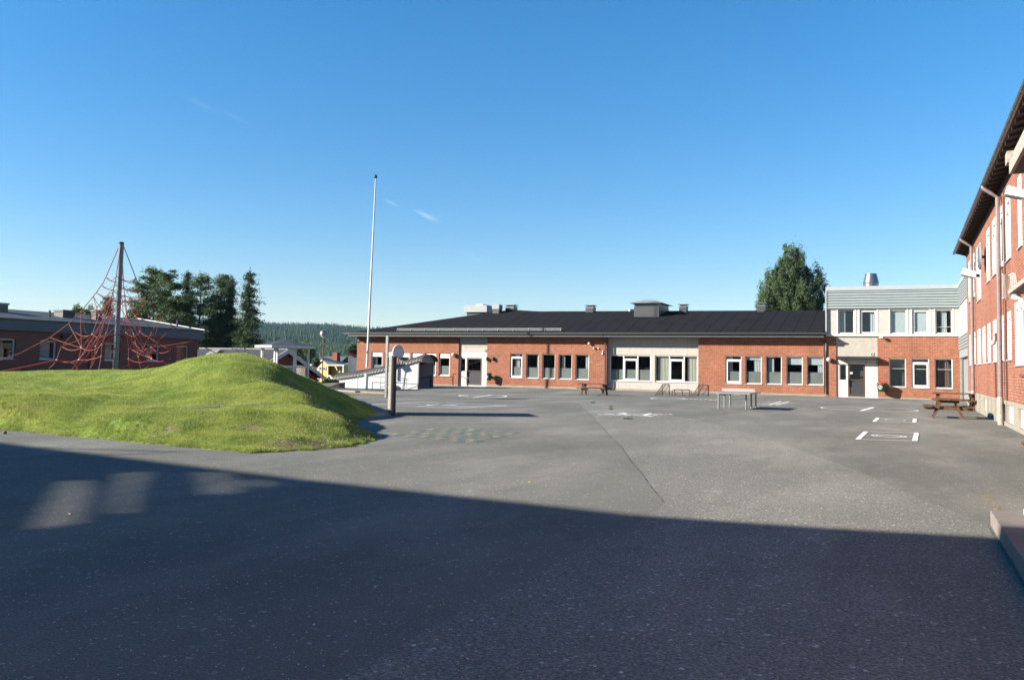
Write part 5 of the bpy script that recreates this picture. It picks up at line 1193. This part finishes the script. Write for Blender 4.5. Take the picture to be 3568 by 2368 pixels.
# ================================================================== HOUSES BEHIND
BHs = thing('brick_house', 'low dark brick house with white bargeboards behind the gazebo', 'house', (-52, 62, -1))
A = Vector(DP(1003, 1222, 75)); XG = A.x; B = Vector(FX(1132, 1318, XG)); Cq = Vector(FX(945, 1258, XG)); sl = (Cq-A); Cq = A+sl*2.6; XB = FY(695, 1221, A.y)[0]
dx = Vector((XB-XG, 0, 0)); T0 = Vector((0, 0, .12))
m = MB(); m.hexa([A, B, B+dx, A+dx, A+T0, B+T0, B+dx+T0, A+dx+T0]); m.hexa([Cq, A, A+dx, Cq+dx, Cq+T0, A+T0, A+dx+T0, Cq+dx+T0]); m.build('roof', M['feltroof_left'], BHs)
m = MB(); o_ = Vector((.05, 0, 0)); m.beam(A+o_-Vector((0, 0, .02)), B+o_-Vector((0, 0, .02)), .06, .34, (0, 0, 1)); m.beam(A+o_*1.5-Vector((0, 0, .02)), Cq+o_-Vector((0, 0, .02)), .06, .34); m.build('bargeboard', M['white'], BHs)
m = MB(); m.beam(A+Vector((0, 0, .16)), A+dx+Vector((0, 0, .16)), .12, .07); m.build('ridge', M['galv'], BHs)
m = MB(); i_ = Vector((-.35, 0, -.1)); m.prism([Cq+i_+Vector((0, .5, 0)), A+i_, B+i_-Vector((0, .5, 0)), Vector((XG-.35, B.y-.5, -4)), Vector((XG-.35, Cq.y+.5, -4))], (-9, 0, 0)); m.build('brick_wall', M['darkbrick'], BHs)
m = MB(); c = A+dx*.73; c.y -= 1.1
m.hexa([(c.x-.5, c.y-.4, c.z-.55), (c.x+.5, c.y-.4, c.z-.55), (c.x+.5, c.y+.4, c.z-.1), (c.x-.5, c.y+.4, c.z-.1), (c.x-.5, c.y-.4, c.z-.38), (c.x+.5, c.y-.4, c.z-.38), (c.x+.5, c.y+.4, c.z+.06), (c.x-.5, c.y+.4, c.z+.06)]); m.build('roof_window', M['ahu'], BHs)
q = Vector(FY(862, 1243, A.y-.8)); m = MB(); m.box(q.x-.2, q.x+.2, q.y-.2, q.y+.2, q.z-.8, q.z+.35); m.build('roof_vent', M['greymetal'], BHs)
# yellow house
P0_ = lambda x, y, d: Vector(DP(x, y, d))
YH = thing('yellow_house', 'yellow wooden house with grey roof and brick chimney down the slope', 'house', (-69, 95, -4))
def P_(x, y, d): return Vector(DP(x, y, d+(1160-x)*.032))   # walls turned towards the morning side
F_ = fw; Dp = 112
m = MB(); m.prism([P_(1155, 1272, Dp+1.5), P_(1197, 1272, Dp+1.5), P_(1197, 1335, Dp+1.5), P_(1155, 1335, Dp+1.5)], tuple(F_*6)); m.prism([P_(1108, 1280, Dp), P_(1125, 1260, Dp), P_(1143, 1278, Dp), P_(1143, 1340, Dp), P_(1108, 1340, Dp)], tuple(F_*6))
m.prism([P_(1094, 1272, Dp+3), P_(1112, 1272, Dp+3), P_(1112, 1330, Dp+3), P_(1094, 1330, Dp+3)], tuple(F_*4)); m.build('yellow_wall', M['yellow'], YH)
m = MB(); m.quad(P_(1197, 1272, Dp+1.5), P_(1212, 1266, Dp+9), P_(1212, 1325, Dp+9), P_(1197, 1335, Dp+1.5)); m.build('side_wall', M['yellow'], YH)
m = MB(); m.quad(P_(1080, 1270, Dp+1), P_(1100, 1269.5, Dp), P_(1123, 1253, Dp), P_(1142, 1270, Dp), P_(1200, 1271, Dp), P_(1214, 1264, Dp+7), P_(1214, 1241, Dp+8), P_(1115, 1241, Dp+8)); m.build('roof', M['rooftile'], YH)
m = MB(); m.beam(P_(1080, 1271, Dp), P_(1100, 1270.5, Dp), .1, .14); m.beam(P_(1100, 1270.5, Dp-.2), P_(1123, 1254, Dp-.2), .1, .14); m.beam(P_(1123, 1254, Dp-.2), P_(1142, 1271.5, Dp-.2), .1, .14); m.beam(P_(1142, 1271.5, Dp-.2), P_(1199, 1272, Dp-.2), .1, .14); m.beam(P_(1199, 1272, Dp-.2), P_(1214, 1265, Dp+6), .1, .14)
for x in (1109, 1142, 1196): m.beam(P_(x, 1274, Dp-.1), P_(x, 1330, Dp-.1), .14, .1, (0, 1, 0))
m.build('white_trim', M['white'], YH)
for x0, x1, y0, y1, dd in ((1112, 1119, 1278, 1288, -.1), (1127, 1133, 1279, 1289, -.1), (1175, 1183, 1280, 1295, 1.3), (1098, 1104, 1276, 1288, 2.8)):
    m = MB(); a, b, c, d = P_(x0-2, y0-2, Dp+dd), P_(x1+2, y0-2, Dp+dd), P_(x1+2, y1+2, Dp+dd), P_(x0-2, y1+2, Dp+dd); m.prism([a, b, c, d], tuple(-F_*.05)); o = m.build('window', M['white'], YH)
    m = MB(); m.prism([P_(x0, y0, Dp+dd-.06), P_(x1, y0, Dp+dd-.06), P_(x1, y1, Dp+dd-.06), P_(x0, y1, Dp+dd-.06)], tuple(-F_*.02)); m.build('pane', M['black'], o)
c = P_(1172, 1240, Dp+6); w = .38; m = MB(); m.box(c.x-w, c.x+w, c.y-w, c.y+w, c.z-.8, P_(1172, 1227.5, Dp+6).z); m.build('chimney', M['darkbrick'], YH)
m = MB(); m.beam(c, Vector((c.x, c.y, P_(1172, 1215, Dp+6).z)), .03, .03); m.build('aerial', M['black'], YH)
m = MB(); a, b, c = P_(1137, 1321, 90), P_(1150, 1309, 90), P_(1162, 1321, 90); m.prism([a, b, c, c-Vector((0, 0, 2)), a-Vector((0, 0, 2))], tuple(F_*3))
YS2 = thing('yellow_shed', 'small yellow gabled shed below the yellow house', 'shed', (-54, 75, -4)); m.build('wall', M['yellow'], YS2); m = MB(); m.beam(a-Vector((.2, 0, .1)), b+Vector((0, 0, .05)), .2, .12); m.beam(b+Vector((0, 0, .05)), c+Vector((.2, 0, -.1)), .2, .12); m.build('bargeboard', M['white'], YS2)
P_ = P0_
RH = thing('red_white_building', 'white-walled building with dark red upper boards left of the brick wing', 'building', (-60, 90, -3))
m = MB(); m.prism([P_(1213, 1238, 92), P_(1245, 1241, 92), P_(1245, 1330, 92), P_(1213, 1330, 92)], tuple(F_*6)); m.build('white_wall', plain('weathered_white_render', (.5, .52, .55), .8, .3, 1.2), RH)
m = MB(); m.prism([P_(1216, 1224, 91.9), P_(1245, 1218, 91.9), P_(1245, 1237, 91.9), P_(1216, 1237, 91.9)], tuple(F_*6)); m.build('red_boards', M['redpaint'], RH)
m = MB(); m.beam(P_(1211, 1222, 91.8), P_(1246, 1215, 91.8), .3, .12); m.build('roof_edge', M['black'], RH)
m = MB(); a, b = P_(1141, 1350, 58), P_(1183, 1333, 58); m.prism([a, b, b-Vector((0, 0, .6)), a-Vector((0, 0, .3))], tuple(F_*2)); o = m.build('bike_shed_roof', M['woodgrey'], loc=tuple(a)); tag(o, 'low sloping brown shed roof between the shrubs and the stair shelter', 'shed')

# ================================================================== VEGETATION
def quads(C, size, flat=.0, elong=1.3):
    """random little leaf faces round centres C (n,3), size (n,)"""
    n = len(C); a = RN.normal(size=(n, 3)); a[:, 2] *= (1-flat); a /= np.linalg.norm(a, axis=1)[:, None]+1e-9
    b = RN.normal(size=(n, 3)); b -= a*(a*b).sum(1)[:, None]; b /= np.linalg.norm(b, axis=1)[:, None]+1e-9
    s = size[:, None]
    return np.stack([C-a*s*elong, C-b*s*.6, C+a*s*elong, C+b*s*.6], 1).reshape(-1, 3)
def conifer(base, h, rad, kind, lab, seed, lean=0., crown0=.12, dens=1., wh=1.5):
    global RN
    RN = np.random.RandomState(seed); base = Vector(base); T = thing('pine_tree' if kind == 'pine' else 'spruce_tree', lab, 'tree', base, 'tall conifers behind the flat building')
    tr = MB(); tp = base+Vector((lean, 0, h)); tr.tube([base-Vector((0, 0, .5)), base.lerp(tp, .5), tp], [h*.012+.04, h*.007+.02, .01], 8)
    C = []; S = []
    nw = int(h*(wh if kind == 'pine' else 3.4*wh))
    for k in range(nw):
        t = crown0+(1-crown0)*((k+RN.rand()*.8)/nw); zc = base.lerp(tp, t)
        if kind == 'pine': L = rad*(1.15*sin(pi*min(1, (1-t)*1.25+.10)**.75)+.12)*RN.uniform(.55, 1.15)
        else: L = rad*((1-t)**.75+.05)*RN.uniform(.7, 1.12)
        nb_ = RN.randint(3, 5) if kind == 'pine' else RN.randint(2, 4)
        for j in range(nb_):
            a = RN.rand()*2*pi; Lb = L*RN.uniform(.6, 1.1); el = (RN.uniform(.0, .45) if kind == 'pine' else RN.uniform(-.35, .0))
            d = Vector((cos(a), sin(a), el)); tip = zc+d*Lb
            if Lb > .5 and j < 2: tr.tube([zc, tip], [.03, .01], 4, False)
            if kind == 'pine':
                nc = max(2, int(Lb/.5))
                for c_ in range(nc):
                    cc = zc+d*Lb*(.4+.6*(c_+RN.rand()*.5)/nc)+Vector((0, 0, RN.uniform(-.1, .25))); n = int(70*dens); r = RN.uniform(.24, .5)
                    C.append(np.array(cc)+RN.normal(size=(n, 3))*np.array([r, r, r*.45])*.75); S.append(RN.uniform(.035, .08, n))
            else:
                n = int(Lb*120*dens)+24; u = RN.rand(n)**.7; P = np.array(zc)[None]+np.outer(u, np.array(d)*Lb)+RN.normal(size=(n, 3))*np.array([.16, .16, .06])*(1+u[:, None]*.8)
                P[:, 2] -= u**2*Lb*.15+RN.rand(n)*.22; C.append(P); S.append(RN.uniform(.035, .08, n))
    P = np.array(tp)[None]+RN.normal(size=(90, 3))*np.array([.07, .07, .28])-np.array([0, 0, .3]); C.append(P); S.append(RN.uniform(.03, .07, 90))
    C = np.concatenate(C); S = np.concatenate(S)
    tr.build('trunk', M['bark'], T); npmesh('crown', quads(C, S, .3, 1.7), 4, M[kind], T)
    return T
def cpos(px, dep, zg): p = DP(px, 1250, dep); return (p[0], p[1], zg)
def cheight(px, py, dep, zg): return DP(px, py, dep)[2]-zg
zg = -3.0
for i, (px, py, dep, rad, kind, lab, c0) in enumerate([
    (528, 945, 82, 2.0, 'pine', 'broad pine, first of the tall group right of the climbing net', .42), (583, 962, 80, 1.9, 'pine', 'bushy pine with rounded top beside the broad one', .2), (643, 947, 84, 1.35, 'spruce', 'narrow spiky spruce between two pines', .1),
    (690, 958, 80, 1.6, 'pine', 'dense rounded pine in the middle of the group', .15), (762, 962, 83, .85, 'pine', 'slim pine with bare lower trunk', .35), (795, 965, 81, 1.25, 'spruce', 'slim spruce touching the slim pine', .1),
    (860, 941, 78, 2.15, 'spruce', 'tall tiered spruce at the right end of the group', .08), (366, 1030, 88, 1.4, 'spruce', 'small spruce seen behind the net mast', .2), (468, 1052, 90, 1.6, 'pine', 'lower pine just right of the net mast', .3), (730, 1110, 84, 1.8, 'spruce', 'short dark spruce filling the middle of the group', .05), (610, 1100, 86, 2.2, 'spruce', 'short dark spruce below the left pines', .05), (830, 1120, 84, 1.5, 'spruce', 'short dark spruce left of the tiered spruce', .05), (550, 1120, 86, 2.0, 'spruce', 'short spruce over the flat roof end', .05)]):
    conifer(cpos(px, dep, zg), cheight(px, py, dep, zg), rad, kind, lab, 40+i, crown0=c0, dens=1.6, wh=1.25 if px == 860 else 1.75)
# deciduous tree behind the roof
def leafy(base, lobes, nleaf, mat, lab, name, seed, s=(.045, .10), trunk=.22, grp=None):
    global RN
    RN = np.random.RandomState(seed); T = thing(name, lab, 'tree' if name.endswith('tree') else 'shrub', base, grp); tr = MB(); base = Vector(base)
    top_ = max(l[0].z+l[2]*.5 for l in lobes); tr.tube([base-Vector((0, 0, .4)), Vector((base.x, base.y, base.z+(top_-base.z)*.5)), Vector((lobes[0][0].x, lobes[0][0].y, top_))], [trunk, trunk*.6, .02], 8)
    C = []; vol = sum(l[1]**2*l[2] for l in lobes)
    for c, r, h in lobes:
        tr.tube([Vector((base.x, base.y, max(base.z, c.z-h*.9))), c, c+Vector((0, 0, h*.5))], [trunk*.45, trunk*.25, .02], 5, False)
        nc = max(6, int(430*(r**2*h)/vol)); n = int(nleaf*(r**2*h)/vol/nc)
        for _ in range(nc):
            v = RN.normal(size=3); v /= np.linalg.norm(v); rr = RN.rand()**.4; p = np.array(c)+v*np.array([r, r, h])*rr*(.92+.2*RN.rand())
            if p[2] < base.z+.1: continue
            sg = RN.uniform(.14, .34)*(1 if r > .8 else r*.7); C.append(p+RN.normal(size=(n, 3))*np.array([sg*.7, sg*.7, sg*1.5]))
    C = np.concatenate(C); tr.build('trunk', M['bark'], T); npmesh('crown', quads(C, RN.uniform(s[0], s[1], len(C)), 0, 1.1), 4, mat, T); return T
Dt = 88; V = lambda x, y: Vector(DP(x, y, Dt)); pxm = Dt/FPX
leafy(V(2765, 1250), [(V(2755, 1045), 80*pxm, 105*pxm), (V(2765, 940), 46*pxm, 80*pxm), (V(2742, 890), 22*pxm, 34*pxm), (V(2780, 888), 18*pxm, 42*pxm), (V(2700, 1020), 52*pxm, 85*pxm), (V(2670, 1060), 32*pxm, 50*pxm), (V(2832, 1010), 40*pxm, 88*pxm), (V(2825, 950), 20*pxm, 40*pxm), (V(2868, 1050), 26*pxm, 55*pxm), (V(2715, 940), 24*pxm, 45*pxm)], 90000, M['leaf'],
      'large leafy green tree rising behind the wing roof beside the link block', 'deciduous_tree', 77)
Dt = 100; pxm = Dt/FPX; V = lambda x, y: Vector(DP(x, y, Dt))
leafy(V(278, 1150), [(V(268, 1085), 18*pxm, 22*pxm), (V(300, 1100), 22*pxm, 22*pxm), (V(315, 1090), 14*pxm, 28*pxm)], 2200, M['leafpale'], 'thin pale birch behind the flat roof left of the mast', 'birch_tree', 78, (.06, .12), .06)
Dt = 70; pxm = Dt/FPX; V = lambda x, y: Vector(DP(x, y, Dt))
for i, (x, y, r, lab) in enumerate(((1140, 1332, 16, 'round green shrub just right of the street lamp'), (1165, 1336, 13, 'smaller green shrub beside the stair shelter end'), (1075, 1215, 20, 'dark shrub-like treetop right of the gazebo'), (1100, 1262, 14, 'low bush behind the yellow house corner'))):
    leafy(V(x, y+20), [(V(x, y), r*pxm, 14*pxm)], 1500, M['leaf'], lab, 'green_shrub', 90+i, (.04, .09), .03, 'shrubs on the slope behind the mound')
for i, (x, y, r, hh, lab) in enumerate(((1072, 1240, 26, 40, 'dark leafy tree seen through the gazebo posts'), (1228, 1225, 14, 20, 'leafy treetop left of the brick wing'), (1040, 1230, 18, 26, 'leafy treetop behind the gazebo roof'))):
    Dt = 150; pxm = Dt/FPX; V = lambda x, y: Vector(DP(x, y, Dt)); leafy(V(x, y+70), [(V(x, y), r*pxm, hh*pxm)], 4000, M['leaf'], lab, 'deciduous_tree', 120+i, (.1, .22), .15)
# forest on the hill
def cones(name, n, r0, r1, hmin, hmax, mat, lab, seed, az0=.44, az1=.80, bias=1.):
    rn = np.random.RandomState(seed); R = r0+(r1-r0)*rn.rand(n)**bias; a = az0+(az1-az0)*rn.rand(n)
    x, y = -np.sin(a)*R, np.cos(a)*R; z = terr(R, a)-.5; h = rn.uniform(hmin, hmax, n)*(1+.5*(rn.rand(n) > .96)); w = h*rn.uniform(.13, .22, n)
    vs = []; fs = []; k = 6; base = 0
    ang = np.arange(k)*2*pi/k
    for tier, (zb, zt__, ww) in enumerate(((0., .62, 1.), (.34, 1., .66))):
        ring_ = np.stack([x[:, None]+np.cos(ang)[None]*w[:, None]*ww, y[:, None]+np.sin(ang)[None]*w[:, None]*ww, np.repeat((z+h*zb)[:, None], k, 1)], -1)
        tip = np.stack([x, y, z+h*zt__], -1)[:, None]
        blk = np.concatenate([ring_, tip], 1).reshape(-1, 3); vs.append(blk)
        i = np.arange(n)[:, None]*(k+1)+base; j = np.arange(k)[None]
        fs.append(np.stack([i+j, i+(j+1) % k, i+k+0*j], -1).reshape(-1, 3)); base += len(blk)
    return tag(npmesh(name, np.concatenate(vs), 3, mat, faces=np.concatenate(fs)), lab, 'forest', kind='stuff')
cones('forest', 80000, 760, 1750, 5, 9, M['forest'], 'dark conifer forest covering the distant hill', 3, bias=.8)
cones('forest', 22000, 300, 800, 2.5, 5.5, M['youngforest'], 'paler young forest on the lower slope', 4)
cones('forest', 2600, 170, 330, 2, 5, M['youngforest'], 'nearer band of bright young trees in the valley', 5)
# lawn grass
rn = np.random.RandomState(9); n = 420000
px = rn.uniform(-20, 1330, n*2); dep = 1/rn.uniform(1/42., 1/13.5, n*2)
Pq = CAM[None]+(_f[None]+((px-1784)/FPX)[:, None]*_r2[None]+((PY-1350)/FPX)*_v2[None])*dep[:, None]
x, y = Pq[:, 0], Pq[:, 1]; z, d = lawn_z(x, y); ok = d > .02; x, y, z, dep, d = x[ok][:n], y[ok][:n], z[ok][:n], dep[ok][:n], d[ok][:n]
n = len(x); a = rn.rand(n)*2*pi; hh = rn.uniform(.014, .038, n)*(1+.7*(d < .3)*rn.rand(n)); w = .0045*(dep/15)**.8
bare = np.ones(n)
for (qx, qy, qd, r_) in ((1000, 1560, 15.0, .5), (1120, 1556, 15.2, .45), (880, 1500, 16.2, .25), (760, 1424, 18.3, .3), (900, 1424, 18.4, .3), (600, 1500, 16.2, .25)):
    q_ = DP(qx, qy, qd); bare = np.minimum(bare, np.clip((np.hypot(x-q_[0], y-q_[1])/r_)**2, .12, 1))
hh *= np.where(rn.rand(n) < bare, 1, .1)
clump = np.sin(x*3.1+np.sin(y*2.2)*2)*np.sin(y*2.7+x); hh *= (1+.3*clump)
lx, ly = rn.normal(0, .018, n), rn.normal(0, .018, n)
co = np.stack([np.stack([x-np.cos(a)*w, y-np.sin(a)*w, z-.01], -1), np.stack([x+np.cos(a)*w, y+np.sin(a)*w, z-.01], -1), np.stack([x+lx, y+ly, z+hh], -1)], 1).reshape(-1, 3)
tag(npmesh('grass', co, 3, M['blade'], loc=(-20, 20, 0)), 'short mown grass covering the mound and lawn', 'grass', kind='stuff')
# clover flowers
n = 6500; px = rn.uniform(0, 1300, n); dep = 1/rn.uniform(1/30., 1/13.8, n)
Pq = CAM[None]+(_f[None]+((px-1784)/FPX)[:, None]*_r2[None]+((PY-1350)/FPX)*_v2[None])*dep[:, None]; x, y = Pq[:, 0], Pq[:, 1]
nearlip = np.hypot(x+9.6, y-14.0) < 1.3
patchy = np.sin(x*.9+1)*np.sin(y*1.1+x*.4)
z, d = lawn_z(x, y); ok = (d > .05) & (((d < 3.2) & (rn.rand(n) < .35) & (patchy > -.1)) | (rn.rand(n) < .10) | (nearlip & (rn.rand(n) < .9)))
x, y, z = x[ok], y[ok], z[ok]+rn.uniform(.03, .08, ok.sum()); C = np.c_[x, y, z]; n = len(x); s = rn.uniform(.005, .011, n)[:, None]
V6 = [np.array(v) for v in ((1, 0, 0), (0, 1, 0), (-1, 0, 0), (0, -1, 0), (0, 0, 1), (0, 0, -1))]; pts = np.stack([C+v[None]*s for v in V6], 1).reshape(-1, 3)
i = np.arange(n)[:, None]*6; F8 = np.array([(0, 1, 4), (1, 2, 4), (2, 3, 4), (3, 0, 4), (1, 0, 5), (2, 1, 5), (3, 2, 5), (0, 3, 5)]); fs = (i[:, :, None]+F8[None]).reshape(-1, 3)
tag(npmesh('clover_flowers', pts, 3, M['flower'], faces=fs), 'white clover heads scattered in the grass', 'flowers', kind='stuff')
# gravel strip in the mound, bare straw edge
def scatter(name, mat, pxpts, n, s0, s1, lab, spread, onlawn=True, flat=.5, cat='gravel', zoff=0.):
    P = []
    for _ in range(n):
        k = rn.randint(len(pxpts)-1); t = rn.rand(); a, b = pxpts[k], pxpts[k+1]; p = (a[0]+(b[0]-a[0])*t, a[1]+(b[1]-a[1])*t, a[2]+(b[2]-a[2])*t)
        q = DP(p[0], p[1], p[2]); P.append((q[0]+rn.normal(0, spread), q[1]+rn.normal(0, spread)))
    P = np.array(P); z, d = lawn_z(P[:, 0], P[:, 1]); z = np.where(d > 0, z, 0) if onlawn else z*0; n = len(P)
    C = np.c_[P, z+.008+zoff]; s = rn.uniform(s0, s1, n)[:, None]; pts = np.stack([C+v[None]*s*np.array([1, 1, flat]) for v in V6], 1).reshape(-1, 3); i = np.arange(n)[:, None]*6; fs = (i[:, :, None]+F8[None]).reshape(-1, 3)
    return tag(npmesh(name, pts, 3, mat, faces=fs), lab, cat, kind='stuff')
scatter('gravel', M['gravel'], [(660, 1424, 18.2), (760, 1426, 18.4), (880, 1426, 18.5), (950, 1427, 18.5)], 1100, .010, .028, 'bare gravel strip across the mound', .10)
scatter('straw_litter', M['straw'], [(870, 1566, 14.9), (980, 1562, 15.0), (1100, 1556, 15.3), (1180, 1550, 15.5)], 900, .004, .011, 'dry straw and bare earth at the foot of the mound', .2, cat='litter', zoff=.02)
scatter('straw_litter', M['straw'], [(3445, 1810, 11), (3462, 1850, 10), (3490, 1900, 9.3)], 420, .003, .009, 'dry leaf litter along the concrete platform', .05, False, .3, 'litter')
# weeds along the wall base
P = np.c_[rn.uniform(X2, X5, 2600), YF-np.abs(rn.normal(0, .28, 2600))-.05]; C = np.c_[P, np.full(len(P), .01)]; s = rn.uniform(.012, .04, len(P))[:, None]
pts = np.stack([C+v[None]*s*np.array([1, 1, .5]) for v in V6], 1).reshape(-1, 3); i = np.arange(len(P))[:, None]*6; fs = (i[:, :, None]+F8[None]).reshape(-1, 3)
tag(npmesh('straw_litter', pts, 3, M['straw'], faces=fs), 'dry weeds and straw along the foot of the school wing', 'litter', kind='stuff')
# weed tufts in the asphalt
for k, (px_, py_, s_, lb) in enumerate(((2189, 1460, .13, 'small green grass tuft in the asphalt nearest the lizard figure'), (2066, 1403, .10, 'weed tuft at the end of the crack'), (2128, 1418, .05, 'tiny weed tuft between crack and goals'), (2128, 1426, .045, 'tiny lower weed tuft beside the crack'), (2730, 1320, 0, ''))):
    if not s_: continue
    c = G(px_, py_); n = 90; a = rn.rand(n)*2*pi; r = rn.rand(n)*s_; x = c[0]+np.cos(a)*r*1.3; y = c[1]+np.sin(a)*r; h = rn.uniform(.02, .07, n)
    co = np.stack([np.stack([x-.012, y, h*0], -1), np.stack([x+.012, y, h*0], -1), np.stack([x+rn.normal(0, .03, n), y+rn.normal(0, .03, n), h], -1)], 1).reshape(-1, 3)
    tag(npmesh('grass_tuft', co, 3, M['spruce'], loc=tuple(c)), lb, 'weed')
# litter specks on asphalt: tiny pale stones / chips, stuff
n = 2200; px = rn.uniform(0, 3560, n); py = 1470+rn.rand(n)**1.4*900
C = np.array([G(a, b) for a, b in zip(px, py)]); d = sdist(C[:, 0], C[:, 1]); C = C[d < -.05]; n = len(C); C[:, 2] = .008; s = rn.uniform(.002, .0065, n)[:, None]*(1+1.2*(rn.rand(n) > .985)[:, None])
pts = np.stack([C+v[None]*s*np.array([1, 1, .5]) for v in V6], 1).reshape(-1, 3); i = np.arange(n)[:, None]*6; fs = (i[:, :, None]+F8[None]).reshape(-1, 3)
tag(npmesh('gravel', pts, 3, M['flower'], faces=fs), 'pale grit chips strewn over the asphalt', 'grit', kind='stuff')
for (px_, py_, c_, lb) in ((243, 1791, 'red', 'red scrap in the patch of light on the shaded asphalt'), (1845, 1680, 'paint_y2', 'yellow scrap lying on the sunlit asphalt'), (15, 1511, 'gravel', 'grey stone at the edge of the lawn, far left')):
    c = G(px_, py_); mt = M['red'] if c_ == 'red' else (M['yellow'] if c_ == 'paint_y2' else M['gravel']); m = MB()
    if c_ == 'gravel': m.lathe((c[0], c[1], 0), [(.03, 0), (.05, .02), (.035, .05), (.01, .06)], 7)
    else: m.hexa([(c[0]-.022, c[1]-.007, .005), (c[0]+.018, c[1]-.009, .005), (c[0]+.02, c[1]+.007, .005), (c[0]-.018, c[1]+.006, .005), (c[0]-.018, c[1]-.005, .009), (c[0]+.016, c[1]-.006, .011), (c[0]+.016, c[1]+.006, .009), (c[0]-.016, c[1]+.006, .011)])
    tag(m.build('stone' if c_ == 'gravel' else 'litter_scrap', mt, loc=tuple(c)), lb, 'stone' if c_ == 'gravel' else 'litter')
# ------------------------------------------------------------------ air
hm = bpy.data.materials.new('haze_air'); hm.use_nodes = True; hn = hm.node_tree; hn.nodes.remove(hn.nodes['Principled BSDF'])
pv = hn.nodes.new('ShaderNodeVolumePrincipled'); pv.inputs['Density'].default_value = .00006; pv.inputs['Color'].default_value = (.55, .75, 1, 1); pv.inputs['Anisotropy'].default_value = 0.
hn.links.new(pv.outputs[0], hn.nodes['Material Output'].inputs['Volume'])
m = MB(); m.box(-4600, 4600, -4600, 4600, -12, 175); tag(m.build('haze', hm), 'thin blue air haze over the valley', kind='stuff')
